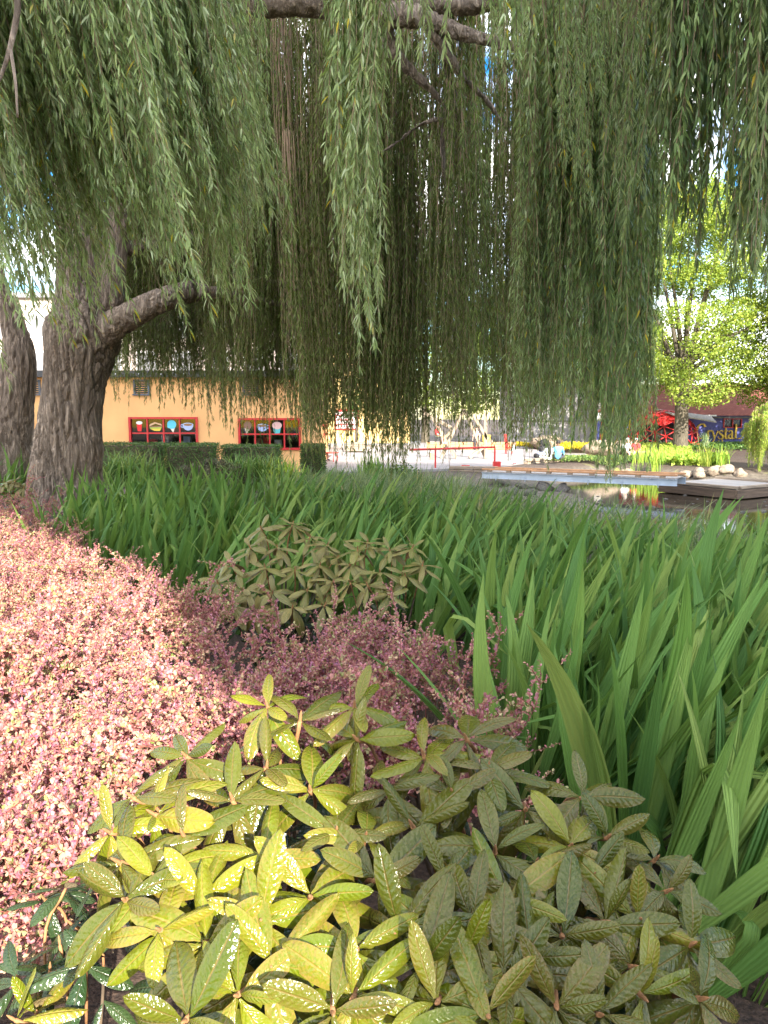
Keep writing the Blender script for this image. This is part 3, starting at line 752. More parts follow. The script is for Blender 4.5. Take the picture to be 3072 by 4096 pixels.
def bud_mesh():
    P = [(0, 0, -.01), (0, 0, .0), (0, 0, .012), (0, 0, .022), (0, 0, .028)]
    return tube(P, [.0028, .0036, .004, .0024, .0005], 7)
def add_leaf(parent, kind, p, d, n, size):
    m = frames(np.array([d]), np.array([n]))[0]
    o = link('leaf', RMESH[kind][int(rng.integers(len(RL)))], parent)
    mm = Matrix([[m[0][0], m[0][1], m[0][2], p[0]], [m[1][0], m[1][1], m[1][2], p[1]], [m[2][0], m[2][1], m[2][2], p[2]], [0, 0, 0, 1]])
    o.matrix_local = mm @ Matrix.Diagonal((size * rng.uniform(.9, 1.1), size, size, 1))
    return o
def rhodo_branch(shrub, base, tip, axis, kind, size, nleaf, old=4):
    """a stem from the shrub's foot to tip, ending in a whorl of leaves, with older leaves lower down"""
    org = np.array(shrub.location)
    tip, axis = np.array(tip, float), unit(np.array(axis, float))
    g = Geo()
    mid = tip - axis * 0.15 * size / .14
    P = smooth_path([base, base * .45 + mid * .55 + np.array([0, 0, -.06]), mid, tip], 16)
    n = len(P)
    V, T, A = tube(P[-7:] - tip, np.linspace(.0042, .0050, 7) * size / .14, 7); g.add(V, T, A, 0)
    V, T, A = tube(P[:-6] - tip, np.linspace(.010, .0045, n - 6) * size / .14, 6); g.add(V, T, A, 1)
    V, T, A = bud_mesh()
    mt = np.array(Vector(axis).to_track_quat('Z', 'Y').to_matrix()); g.add((V * size / .14) @ mt.T, T, A, 0)
    br = link('branch', g.mesh('branch', [M['rstem'], M['rwood']]), shrub, tuple(tip - org))
    e1 = unit(np.cross(axis, (0.3, 1, 0.2))); e2 = np.cross(axis, e1); a0 = rng.uniform(0, 6.28)
    for i in range(nleaf):
        a = a0 + i * 2.39996 + rng.normal(0, .22)
        rank = i / max(nleaf - 1, 1)
        el = R(rng.uniform(30, 42) - 58 * min(1, rank * 1.6) + rng.normal(0, 6))      # young leaves upright, the outer ones spread and droop
        h = e1 * math.cos(a) + e2 * math.sin(a)
        d = h * math.cos(el) + axis * math.sin(el) + np.array([0, 0, -.05])
        nn = axis * math.cos(el) - h * math.sin(el) + rng.normal(0, .10, 3)
        add_leaf(br, kind, h * .006 - axis * .016 * rank + axis * 0.004, d, nn, size * (0.70 + 0.36 * min(1, rank * 2.2)) * rng.uniform(.86, 1.12))
    for i in range(old):
        a = a0 + 1 + i * 2.39996 + rng.normal(0, .3)
        h = e1 * math.cos(a) + e2 * math.sin(a); el = R(rng.uniform(-28, 14))
        d = h * math.cos(el) + axis * math.sin(el) + np.array([0, 0, -.18])
        nn = axis * math.cos(el) - h * math.sin(el) + rng.normal(0, .15, 3)
        q = P[max(0, n - 8 - int(rng.integers(0, 4)))] - tip
        add_leaf(br, 'rhodo_old', q, d, nn, size * rng.uniform(.85, 1.12))
    return br
def depth_front(px, py):
    """distance ahead of the crown of the front rhododendrons along the view"""
    y = np.interp(py, [2700, 3000, 3300, 3700, 4096], [1.78, 1.60, 1.42, 1.19, 1.02])
    return y + 0.10 * max(0, (px - 1900) / 1000) + 0.14 * max(0, (500 - px) / 500)
def axis_front(p, c):
    v = p - c; v[2] = abs(v[2]) + .28
    return unit(unit(v) + rng.normal(0, .16, 3) + np.array([0, -.80, .15]))
left_pts = [(1066, 3069), (743, 3025), (530, 3190), (617, 3257), (440, 3330), (738, 3348), (1056, 3420), (640, 3720), (820, 3773), (1051, 3686), (500, 3600), (1090, 3865), (1461, 3353), (1427, 3797), (743, 4081), (1331, 4048), (810, 3600), (627, 3517), (1070, 2826), (1200, 2884), (1418, 2826), (1505, 3520), (1240, 3160), (1347, 3329), (930, 3200), (1240, 3590), (480, 3450), (950, 3980)]
right_pts = [(1426, 2956), (1651, 3306), (1781, 3526), (1696, 3024), (1866, 2956), (1956, 3080), (1809, 3171), (2103, 3239), (2330, 3190), (2148, 3453), (2368, 3509), (2283, 3385), (2667, 3566), (2430, 3351), (1894, 3684), (2249, 3746), (2024, 3910), (2531, 3870), (2554, 3680), (2227, 4028), (1414, 3990), (2565, 3983), (2802, 3995), (2620, 3440), (1980, 3408), (1600, 3720), (1750, 4010), (1680, 3860), (2400, 4060), (2760, 3780), (1560, 3160), (2020, 3600), (2120, 3820), (1850, 3830), (2420, 3690), (1950, 4060)]
def front_shrub(pts, centre, label, kinds, size):
    c = np.array([centre[0], centre[1], float(ground_h(*centre))])
    s = thing('rhododendron_shrub', label, 'shrub', c, 0, 'rhododendrons')
    ctr = c + np.array([0, 0, .35])
    for px, py in pts:
        p = at(px, py, depth_front(px, py))
        rhodo_branch(s, c + np.array([rng.normal(0, .06), rng.normal(0, .06), 0]), p, axis_front(p - 0, ctr), kinds[int(rng.integers(len(kinds)))], size * rng.uniform(.9, 1.1), int(rng.integers(7, 9)), 2)
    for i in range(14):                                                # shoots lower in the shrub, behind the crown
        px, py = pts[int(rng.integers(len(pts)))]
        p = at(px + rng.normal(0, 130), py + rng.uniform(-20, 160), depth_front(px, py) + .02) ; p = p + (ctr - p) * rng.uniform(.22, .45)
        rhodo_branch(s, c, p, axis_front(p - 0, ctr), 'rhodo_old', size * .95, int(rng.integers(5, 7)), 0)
    return s
front_shrub(left_pts, (-0.26, 1.42), 'yellow-green rhododendron with big sunlit leaves in the foreground', ['rhodo', 'rhodo', 'rhodo_shade'], 0.132)
front_shrub(right_pts, (0.36, 1.50), 'olive rhododendron with glossy quilted leaves in the foreground shade', ['rhodo_shade', 'rhodo_shade', 'rhodo'], 0.132)  # mostly the darker leaf copy that carries shade in its colour
low = thing('rhododendron_shrub', 'low dark rhododendron shoots at the lower left corner by the bare soil', 'shrub', (-.62, 1.32, .0), 0, 'rhododendrons')
for px, py, y in ((77, 3922, 1.25), (200, 3880, 1.28), (150, 4060, 1.2), (260, 3560, 1.50), (290, 3700, 1.42), (180, 3600, 1.5), (60, 4080, 1.15), (340, 3850, 1.25), (240, 3780, 1.36)):
    p = at(px, py, y)
    rhodo_branch(low, np.array([-.62, 1.32, 0.0]), p, unit(np.array([-.2, -.25, .9]) + rng.normal(0, .25, 3)), ['rhodo_old', 'rhodo_old', 'rhodo'][int(rng.integers(3))], .098, int(rng.integers(5, 8)), 3)
def mid_shrub(pts, centre, Y, label, size=.145):
    c = np.array([centre[0], centre[1], float(ground_h(*centre))])
    s = thing('rhododendron_shrub', label, 'shrub', c, 0, 'rhododendrons')
    for px, py in pts:
        y = np.interp(py, [2080, 2480], [Y + .35, Y - .25])
        p = at(px, py, y); v = p - (c + np.array([0, 0, .3])); v[2] = abs(v[2]) + .3
        rhodo_branch(s, c, p, unit(unit(v) + rng.normal(0, .2, 3) + np.array([0, -.25, .1])), 'rhodo_bronze', size * rng.uniform(.85, 1.1), int(rng.integers(8, 11)), 3)
    return s
mid_shrub([(1045, 2115), (1170, 2100), (1240, 2150), (1000, 2190), (1110, 2190), (1310, 2180), (920, 2250), (1060, 2270), (1180, 2280), (1280, 2260), (970, 2360), (1090, 2370), (1230, 2360), (1330, 2330), (930, 2420), (1170, 2430), (1300, 2420), (870, 2330), (1020, 2450), (1350, 2230)], (-0.62, 4.35), 4.25, 'bronze rhododendron in front of the leaning sword leaves, behind the barberry')
mid_shrub([(1400, 2260), (1470, 2170), (1560, 2200), (1650, 2190), (1430, 2200), (1520, 2290), (1620, 2300), (1470, 2340), (1560, 2380), (1690, 2260), (1400, 2330)], (0.02, 4.3), 4.2, 'smaller bronze rhododendron beside the upright sword leaves', .135)
mid_shrub([(-30, 1960), (20, 1930), (60, 1925), (95, 1950), (40, 1975), (110, 1985), (-80, 1940)], (-5.2, 10.4), 10.2, 'little brown rhododendron at the left foot of the willow trunk', .20)

# ------------------------------------------------------------------ sword-leaved plants
def blade(L, w, bend, dirbend, fold=0.0, seed=0, nl=11, twist=0.0, kink=None):
    """one sword leaf rising from the origin; bend sideways, kink = where it folds over"""
    r = np.random.default_rng(seed); ts = np.linspace(0, 1, nl)
    P = [np.zeros(3)]; ang = 0.0
    for i in range(nl - 1):
        ang = bend * (ts[i + 1]) ** 1.6
        if kink and ts[i + 1] > kink: ang = bend * ts[i + 1] ** 1.6 + min(2.3, (ts[i + 1] - kink) * 16)
        P.append(P[-1] + np.array([math.sin(ang), 0, math.cos(ang)]) * L / (nl - 1))
    P = np.array(P); tan = unit(np.gradient(P, axis=0))
    V, A = [], []; rv = r.uniform()
    for i, t in enumerate(ts):
        ww = w * (0.38 + 0.62 * min(1, t / .42)) * (1 - max(0, (t - .50) / .50) ** 1.7) + .0006
        tw = twist * t + .25 * math.sin(3 * t + seed)
        sd = np.array([0, 1, 0]) * math.cos(tw) + np.cross(tan[i], (0, 1, 0)) * math.sin(tw)
        nn = np.cross(sd, tan[i])
        for u in (-1, -.5, 0, .5, 1):
            V.append(P[i] + sd * u * ww * .5 + nn * (abs(u) * .16 * ww + (0.05 * ww if abs(u) == .5 else 0))); A.append((u, t, rv))
    T = []
    for i in range(nl - 1):
        for j in range(4):
            a = i * 5 + j; T += [(a, a + 1, a + 6), (a, a + 6, a + 5)]
    V = np.array(V)
    c, s_ = math.cos(dirbend), math.sin(dirbend)
    V = V @ np.array([[c, s_, 0], [-s_, c, 0], [0, 0, 1]])
    return V, np.array(T), np.array(A)
def rot_xy(V, a):
    c, s_ = math.cos(a), math.sin(a); return V @ np.array([[c, s_, 0], [-s_, c, 0], [0, 0, 1]])
# single leaves, shared by the near plants
SW = []
for i in range(14):
    L = [.95, .82, 1.0, .7, .9, .78, .86, .6, .92, .75, .98, .66, .84, .9][i]
    SW.append(tri_mesh('leaf', *(lambda r: (r[0], r[1], M['sword'], r[2]))(blade(L, [.062, .050, .068, .046, .074, .056][i % 6], [.10, .25, .45, .65, .15, .9, .3][i % 7], 0.0, 0, 400 + i, 16, rng.uniform(-.5, .5), [None, None, None, None, .62, None, None, .5, None, None, None, .7, None, None][i]))))
def sword_plant_near(x, y, lean, label, group, n=8, sc=1.0):
    z = float(ground_h(x, y))
    p = thing('sword_leaf_plant', label, 'plant', (x, y, z), 0, group)
    fan = rng.uniform(0, math.pi)
    for i in range(n):
        f = (i - (n - 1) / 2) / n
        o = link('leaf', SW[int(rng.integers(len(SW)))], p, (math.cos(fan) * f * .09, math.sin(fan) * f * .09, -.02))
        # rotation: spread within the fan, then the lean of the whole drift to the right
        q = Matrix.Rotation(lean + rng.normal(0, .07), 3, 'Y') @ Matrix.Rotation(fan, 3, 'Z') @ Matrix.Rotation(f * .75 + rng.normal(0, .07), 3, 'Y') @ Matrix.Rotation(rng.choice([0, math.pi]) + rng.normal(0, .5), 3, 'Z')
        o.rotation_euler = q.to_euler(); o.scale = (sc * rng.uniform(.85, 1.12),) * 3
    return p
def sword_plant_mesh(seed, n, lean):
    r = np.random.default_rng(seed); g = Geo(); fan = r.uniform(0, math.pi)
    for i in range(n):
        f = (i - (n - 1) / 2) / n
        V, T, A = blade(r.uniform(.62, 1.0), r.uniform(.042, .066), r.choice([.1, .25, .5, .8, 1.1]), r.choice([0, math.pi]) + r.normal(0, .5), 0, seed * 20 + i, 9, r.uniform(-.4, .4), r.choice([0, 0, 0, 0, 0, .6, .7]) or None)
        q = np.array(Matrix.Rotation(lean + r.normal(0, .12), 3, 'Y') @ Matrix.Rotation(fan, 3, 'Z') @ Matrix.Rotation(f * .8 + r.normal(0, .08), 3, 'Y'))
        V = V @ q.T + np.array([math.cos(fan) * f * .12, math.sin(fan) * f * .12, -.02]); A[:, 2] = r.uniform()
        g.add(V, T, A)
    return g.mesh('sword_leaf_plant', [M['sword']])
SWM = {'right': [sword_plant_mesh(500 + i, 11, .42) for i in range(7)], 'up': [sword_plant_mesh(520 + i, 11, .12) for i in range(6)]}
# near drift on the right: every leaf its own part on the nearest plants
near_poly = [(0.42, 2.55), (0.72, 2.08), (0.80, 1.72), (1.05, 1.58), (2.2, 1.55), (3.2, 2.6), (4.4, 5.4), (5.0, 7.4), (3.0, 7.3), (1.7, 5.5), (0.55, 4.2), (0.36, 3.2)]
def fill(poly, spacing):
    xs = [p[0] for p in poly]; ys = [p[1] for p in poly]; out = []
    y = min(ys); row = 0
    while y < max(ys):
        x = min(xs) + (spacing / 2 if row % 2 else 0)
        while x < max(xs):
            q = (x + rng.normal(0, spacing * .25), y + rng.normal(0, spacing * .25))
            if inside(q, poly) and abs(q[0]) < 0.56 * q[1] + .6: out.append(q)
            x += spacing
        y += spacing * .87; row += 1
    return out
mid_poly = [(-3.9, 9.6), (-3.55, 7.4), (-2.75, 6.5), (-1.9, 5.75), (-1.25, 5.35), (-0.3, 5.0), (0.55, 4.5), (1.7, 5.6), (3.0, 7.2), (2.0, 8.4), (0.6, 9.2), (-1.2, 10.4), (-3.2, 11.0)]
LAB = {'near': ('pleated sword-leaf plant in the tall green drift right of the rhododendrons', 'sword-leaf plants of the near drift'),
       'up': ('upright sword-leaf plant in the drift at the foot of the willow trunk', 'sword-leaf plants by the willow'),
       'right': ('wind-leaned sword-leaf plant in the drift behind the bronze rhododendron', 'wind-leaned sword-leaf plants')}
spots = [(x, y, 'near') for x, y in fill(near_poly, .25)]
spots += [(x, y, 'up' if x < -1.6 + .3 * rng.normal() else 'right') for x, y in fill(mid_poly, .36)]
spots += [(x, y, 'up') for x, y in fill([(-7.2, 12.5), (-6.0, 11.8), (-6.0, 15), (-9, 17), (-9, 13)], .5)]
spots.sort(key=lambda p: p[1])
drift = Geo()
for i, (x, y, kind) in enumerate(spots):
    z = float(ground_h(x, y)); lb, gr = LAB[kind]
    if i < 90:
        sword_plant_near(x, y, rng.normal(.30, .14), lb, gr, 9, rng.uniform(.95, 1.22))
        continue
    mk = kind if kind != 'near' else ('right' if rng.uniform() < .6 else 'up')
    me = SWM[mk][int(rng.integers(6))]; rot = (rng.normal(0, .06), rng.normal(0.04, .08), rng.normal(0, .35)); sc = rng.uniform(.92, 1.16)
    if i < 300:
        tag(link('sword_leaf_plant', me, None, (x, y, z - .02), rot, sc), lb, 'plant', gr)
    else:
        k = len(me.vertices); V = np.empty(k * 3); me.vertices.foreach_get('co', V); A = np.empty(k * 3); me.attributes['leafuv'].data.foreach_get('vector', A)
        T = np.empty(len(me.polygons) * 3, np.int32); me.loops.foreach_get('vertex_index', T)
        m3 = np.array(Matrix.Rotation(rot[2], 3, 'Z') @ Matrix.Rotation(rot[1], 3, 'Y') @ Matrix.Rotation(rot[0], 3, 'X'))
        A = A.reshape(-1, 3); A[:, 2] = (A[:, 2] + rng.uniform()) % 1
        drift.add(V.reshape(-1, 3) @ m3.T * sc + np.array([x, y, z - .02]), T.reshape(-1, 3), A)
if drift.V:
    tag(link('sword_leaf_drift', drift.mesh('sword_leaf_drift', [M['sword']])), 'far rows of green sword leaves between the willow trunk and the reeds', 'plants', None, 'stuff')
print('objects', len(bpy.data.objects), 'barberry', placed, 'swords', len(spots))

# ------------------------------------------------------------------ foliage masses: hedges, shrubs, reeds, bank planting
QV = np.array([(0, 0, 0), (-.32, .45, .06), (.32, .45, .06), (0, 1, -.06)], float)
QT = np.array([(0, 2, 1), (1, 2, 3)]); QA = np.array([(0, 0), (-1, .5), (1, .5), (0, 1)], float)
def leaf_cloud(P, Nrm, size, spread=0.9, up=0.3, rr=None, bright=None):
    n = len(P); r = rr or rng
    d = unit(Nrm * .5 + r.normal(0, spread, (n, 3)) + np.array([0, 0, up * .4])); nn = unit(Nrm * .9 + r.normal(0, .5, (n, 3)) + np.array([0, 0, up]))
    return scatter(QV, QT, QA, frames(d, nn), P, size * r.uniform(.6, 1.25, n), r.uniform(0, 1, n))
def hedge(label, c, s, n, rotz=0.0, size=.05):
    o = thing('clipped_hedge', label, 'hedge', (c[0], c[1], c[2]), rotz, 'clipped box hedges by the yellow building')
    P, Nn = [], []
    fs = [((0, 0, 1), s[0] * s[1]), ((0, -1, 0), s[0] * s[2]), ((1, 0, 0), s[1] * s[2]), ((-1, 0, 0), s[1] * s[2]), ((0, 1, 0), s[0] * s[2] * .5)]
    tot = sum(a for _, a in fs)
    for nv, a in fs:
        k = int(n * a / tot); q = rng.uniform(-.5, .5, (k, 3)) * np.array(s); q[:, 2] += s[2] / 2
        nv = np.array(nv, float)
        for j in range(3):
            if nv[j]: q[:, j] = (s[2] if j == 2 and nv[j] > 0 else nv[j] * s[j] / 2) - nv[j] * np.abs(rng.normal(0, .05, k))
        q += rng.normal(0, .018, q.shape); P.append(q); Nn.append(np.repeat(nv[None], k, 0))
    V, T, A = leaf_cloud(np.concatenate(P), np.concatenate(Nn), size)
    link('foliage', tri_mesh('foliage', V, T, M['hedge'], A, None, False), o)
    box('twig_core', (0, 0, s[2] * .48), (s[0] - .22, s[1] - .22, s[2] * .9), M['rwood'], o)
    return o
HY = 26.0
def hx(px, y=HY): return float(at(px, 1800, y)[0])
hz = PLAZA - .05
for lab, a, b, y, top in (('long clipped box hedge right of the willow trunk under the first red window', 380, 655, 26.0, 1772), ('clipped box hedge block between the two red windows', 668, 868, 25.6, 1774), ('clipped box hedge under the second red window behind the arching grass', 895, 1120, 26.4, 1780), ('small clipped box hedge block at the right corner of the yellow building', 1208, 1298, 25.6, 1778), ('clipped box hedge behind the two willow trunks at the left edge', -260, 140, 27.0, 1780)):
    zt = at(a, top, y)[2]
    hedge(lab, ((hx(a, y) + hx(b, y)) / 2, y, hz), (hx(b, y) - hx(a, y), 1.0, zt - hz), 9000)

def mound(name, label, cat, c, rad, n, size, mat, group=None, up=.3, stems=0, kind=None):
    c = np.array(c, float); rad = np.array(rad, float)
    v = unit(rng.normal(0, 1, (n, 3))); v[:, 2] = np.abs(v[:, 2])
    q = v * rng.uniform(.72, 1.02, (n, 1)) 
    lump = np.array([1 + .22 * mnoise.noise((a[0] * 2.3 + c[0], a[1] * 2.3 + c[1], a[2] * 2.3)) for a in v])
    V, T, A = leaf_cloud(q * rad * lump[:, None], v, size, up=up)
    o = thing(name, label, cat, c, 0, group)
    link('foliage', tri_mesh('foliage', V, T, mat, A, None, False), o)
    g = Geo()
    for i in range(9):
        a = rng.uniform(0, 6.28); V, T, A = tube(smooth_path([(0, 0, -.05), (math.cos(a) * rad[0] * .3, math.sin(a) * rad[1] * .3, rad[2] * .4), (math.cos(a) * rad[0] * .7, math.sin(a) * rad[1] * .7, rad[2] * .75)], 6), np.linspace(.015, .005, 6), 4, False); g.add(V, T, A)
    link('stem', g.mesh('stem', [M['rwood']]), o)
    return o
def tuft_geo(n, L, w, bend, spread, r, lean=0.0):
    g = Geo()
    for i in range(n):
        a = r.uniform(0, 6.28); l = L * r.uniform(.6, 1.1)
        V, T, A = blade(l, w * r.uniform(.7, 1.2), bend * r.uniform(.4, 1.3), a, 0, int(r.integers(1e6)), 7, 0)
        q = np.array(Matrix.Rotation(lean, 3, 'Y')); V = V @ q.T + np.array([r.normal(0, spread), r.normal(0, spread), -.02]); A[:, 2] = r.uniform()
        g.add(V, T, A)
    return g
def tuft(name, label, cat, c, n, L, w, bend, spread, mat, group=None, lean=0.0):
    o = link(name, tuft_geo(n, L, w, bend, spread, rng, lean).mesh(name, [mat]), None, tuple(c))
    return tag(o, label, cat, group)
gz = PLAZA - .05
mound('dark_shrub', 'dark brown spreading shrub in front of the clipped hedges', 'shrub', (hx(850, 24.3), 24.3, gz), (1.5, .8, .85), 5000, .07, M['darkleaf'])
for i, (px, y, L, n, lab) in enumerate(((960, 24.6, 1.25, 190, 'arching dark green grass clump below the second red window'), (1080, 24.4, 1.25, 190, 'arching green grass clump left of the small hedge block'), (1150, 24.0, 1.0, 150, 'yellowish arching grass clump beside the small hedge block'), (560, 24.6, 1.35, 200, 'arching grass clump in front of the long hedge near the willow trunk'), (470, 24.4, 1.4, 200, 'arching grass clump just right of the willow trunk'), (1040, 24.7, 1.3, 170, 'arching grass clump in the middle under the second red window'))):
    tuft('arching_grass', lab, 'grass clump', (hx(px, y), y, gz), n, L, .035, 1.5, .30, M['grass'] if i != 2 else M['lime'], 'arching grasses by the hedge', .1)
tuft('fescue_tuft', 'rounded blue-green fescue tuft beside the small hedge block', 'grass clump', (hx(1335, 24), 24.0, gz), 900, .75, .006, 1.9, .16, M['reed'])
tuft('sword_leaf_clump', 'tall dark green sword-leaf clump standing alone at the plaza edge', 'plant', (hx(1500, 23), 23.0, gz - .1), 130, 1.25, .05, .55, .22, M['sword'])
tuft('sword_leaf_clump', 'few dark sword leaves standing left of the lone clump at the plaza edge', 'plant', (hx(1425, 23), 23.0, gz - .1), 16, .95, .05, .35, .10, M['sword'])
mound('leafy_shrub', 'loose green shrub under the willow tips at the plaza edge', 'shrub', (hx(1600, 22), 22.0, gz - .1), (.85, .6, .95), 2600, .08, M['hedge'])

def reeds():
    r = np.random.default_rng(900); n = 11000
    x = r.uniform(-3.2, 9.0, n); y = r.uniform(8.5, 22.5, n)
    zz = ground_h(x, y)
    edge = 19.5 - 1.9 * np.clip(x - .8, 0, 20)
    keep = (y < edge + r.normal(0, .8, n) + np.where(x < 1.0, 3.2, 0)) & (x > -2.6 + .12 * (y - 9)) & (y > 8.8 - .6 * np.clip(x, 0, 9)) & (zz > WATER - .25)
    x, y, zz = x[keep], y[keep], zz[keep]; n = len(x)
    L = r.uniform(.45, .85, n); az = r.normal(0.3, 1.3, n); be = r.uniform(.15, 1.2, n); w = r.uniform(.008, .016, n)
    ts = np.array([0, .35, .7, 1.0]); V = np.zeros((n, 7, 3)); h = np.stack([np.cos(az), np.sin(az)], 1); sd = np.stack([-np.sin(az), np.cos(az)], 1)
    tw = r.uniform(0, 3.14, n); s3 = np.stack([np.cos(tw), np.sin(tw), np.zeros(n)], 1)
    k = 0; A = np.zeros((n, 7, 3)); rv = r.uniform(0, 1, n)
    for t in ts:
        c = np.stack([x + h[:, 0] * np.sin(be * t) * t * L * .8, y + h[:, 1] * np.sin(be * t) * t * L * .8, zz - .03 + L * t * np.cos(be * t * .7)], 1)
        ww = w * (1 - t ** 2) 
        if t < 1:
            V[:, k] = c - s3 * ww[:, None]; V[:, k + 1] = c + s3 * ww[:, None]; A[:, k:k + 2, 1] = t; k += 2
        else: V[:, k] = c; A[:, k, 1] = 1
    A[:, :, 2] = rv[:, None]
    tt = np.array([(0, 1, 3), (0, 3, 2), (2, 3, 5), (2, 5, 4), (4, 5, 6)])
    T = (tt[None] + (np.arange(n) * 7)[:, None, None]).reshape(-1, 3)
    o = link('reeds', tri_mesh('reeds', V.reshape(-1, 3), T, M['reed'], A.reshape(-1, 3), None, False))
    tag(o, 'grey-green mass of fine reeds on the pond margin behind the sword leaves', 'reeds', None, 'stuff')
reeds()

# ------------------------------------------------------------------ trees
def broad_tree(label, base, trunk_h, r0, limbs, clusters, leaf, n_leaf, mat, seed, name='maple_tree'):
    r = np.random.default_rng(seed); b = np.array(base, float)
    o = thing(name, label, 'tree', b)
    V, T, A = bark_tube([(0, 0, -.3), (.0, 0, .2), (.04, 0, trunk_h * .5), (0.02, 0, trunk_h), (.1, 0, trunk_h * 1.5), (0.05, .1, trunk_h * 2.6)], [r0 * 1.5, r0 * 1.15, r0, r0 * .92, r0 * .6, r0 * .2], 22, 40, .03, 4.0)
    link('trunk', tri_mesh('trunk', V, T, M['bark2'], A), o)
    for i, c in enumerate(clusters[:limbs]):
        c = np.array(c[:3]); s = np.array([0, 0, trunk_h * r.uniform(.9, 1.5)])
        V, T, A = bark_tube([s, s * .5 + c * .5 + np.array([0, 0, .5]), c], [r0 * .42, r0 * .25, r0 * .07], 8, 16, .01, 4.0)
        link('limb', tri_mesh('limb', V, T, M['bark2'], A), o)
    g = Geo(); tot = sum(c[3] ** 2 for c in clusters)
    for cx, cy, cz, cr in clusters:
        k = int(n_leaf * cr ** 2 / tot)
        v = unit(r.normal(0, 1, (k, 3))); q = v * r.uniform(.35, 1.0, (k, 1)) ** .5
        q[:, 2] *= .55; q *= cr
        q *= (1 + .35 * np.array([mnoise.noise((a[0] * 2.2 + cx, a[1] * 2.2 + cy, a[2] * 2.2 + cz)) for a in v]))[:, None]
        V, T, A = leaf_cloud(q + np.array([cx, cy, cz]), unit(v + np.array([0, 0, .8])), leaf, .7, .7, r); g.add(V, T, A)
    link('crown', g.mesh('crown', [mat], False), o)
    return o
def crown_clusters(seed, n, rx, ry, z0, z1, cr):
    r = np.random.default_rng(seed); out = []
    for i in range(n):
        f = (i + .5) / n; z = z0 + (z1 - z0) * f
        w = math.sin(math.pi * min(1, .22 + .78 * f)) ** .6
        a = i * 2.39996; q = math.sqrt(r.uniform(.15, 1))
        out.append((math.cos(a) * q * rx * w + r.normal(0, .3), math.sin(a) * q * ry * w, z + r.normal(0, .4), cr * r.uniform(.75, 1.25)))
    r.shuffle(out)
    return [tuple(c) for c in out]
mb = at(2718, 1800, 47.0); mb[2] = float(ground_h(mb[0], mb[1]))
broad_tree('sunlit maple with pale yellow-green crown in front of the red-roofed shop', mb, 3.6, .42, 16, crown_clusters(41, 72, 6.8, 5.0, 3.6, 15.5, 1.7), .17, 100000, M['maple'], 42)
for i, (px, y, h, rx, lab) in enumerate(((3330, 44, 12, 4.5, 'second sunlit maple at the right edge beyond the pond'), (1700, 66, 15, 6.0, 'bright green tree behind the plaza, seen through the willow curtains'), (2050, 70, 14, 5.5, 'bright green tree behind the grey shed, seen through the willow'), (1300, 78, 13, 5.5, 'green tree far behind the back yellow wall'), (2480, 74, 12, 6.0, 'dark tree behind the red roof'))):
    b = np.array([float(at(px, 1800, y)[0]), y, PLAZA if px < 2400 else -.2])
    broad_tree(lab, b, 3.5, .35, 9, crown_clusters(60 + i, 40, rx, rx * .8, 3.4, h, 1.7), .22, 36000, M['tree2'], 80 + i, 'broadleaf_tree')
# small weeping tree on the right bank
wt = at(3150, 1920, 33.0); wtb = np.array([wt[0], 33.0, float(ground_h(wt[0], 33.0))])
wtr = thing('weeping_tree', 'small sunlit weeping tree spilling lime foliage over the right bank', 'tree', wtb)
V, T, A = bark_tube([(0.3, 0, -.2), (.3, 0, 1.0), (.2, 0, 2.0), (0, 0, 2.7)], [.14, .11, .09, .05], 10, 20, .01, 5)
link('trunk', tri_mesh('trunk', V, T, M['bark2'], A), wtr)
WS = [strand_bundle('weeping_branch', 8, L, .20, 0.0, .018, .15, .0, M['lime'], 700 + i, .004, (20, 70)) for i, L in enumerate((1.2, 1.7, 2.3))]
for i in range(130):
    a = rng.uniform(0, 6.28); q = 1.75 * math.sqrt(rng.uniform(.05, 1)); me, e = WS[int(rng.integers(3))]
    link('weeping_branch', me, wtr, (math.cos(a) * q - .1, math.sin(a) * q, 3.15 - .32 * q ** 2 + rng.normal(0, .12)), (0, 0, a), rng.uniform(.8, 1.1))

# ------------------------------------------------------------------ far bank planting, boulders
def rock_mesh(seed):
    bm = bmesh.new(); bmesh.ops.create_icosphere(bm, subdivisions=3, radius=1.0)
    o = Vector((seed * 3.1, seed * 1.7, 0))
    for v in bm.verts:
        d = v.co.normalized()
        k = 1 + .42 * mnoise.noise(d * 1.2 + o) + .16 * mnoise.noise(d * 3.1 + o) + .05 * mnoise.noise(d * 8 + o)
        v.co = d * k
    me = bpy.data.meshes.new('boulder'); bm.to_mesh(me); bm.free()
    for p in me.polygons: p.use_smooth = True
    return me
RK = []
for i in range(6):
    me = rock_mesh(i); me.materials.append(M['stone']); RK.append(me)
RKD = []
for i in range(4):
    me = rock_mesh(i + 10); me.materials.append(M['stone_dark']); RKD.append(me)
def boulder(label, p, s, k, dark=False, group=None):
    o = link('boulder', (RKD if dark else RK)[k % (4 if dark else 6)], None, tuple(p), (rng.normal(0, .2), rng.normal(0, .2), rng.uniform(0, 6.28)), s)
    tag(o, label, 'boulder', group)
boulder('big pale boulder on the plaza edge behind the timber quay', at(2400, 1800, 41) + np.array([0, 0, .1]), (1.0, .7, .45), 0)
boulder('pale boulder beside the big boulder, next to the seated pair', at(2500, 1797, 43) + np.array([0, 0, .1]), (.8, .6, .4), 1)
boulder('low wide pale boulder in front of the grey shed', at(2190, 1772, 52), (1.3, .8, .5), 2)
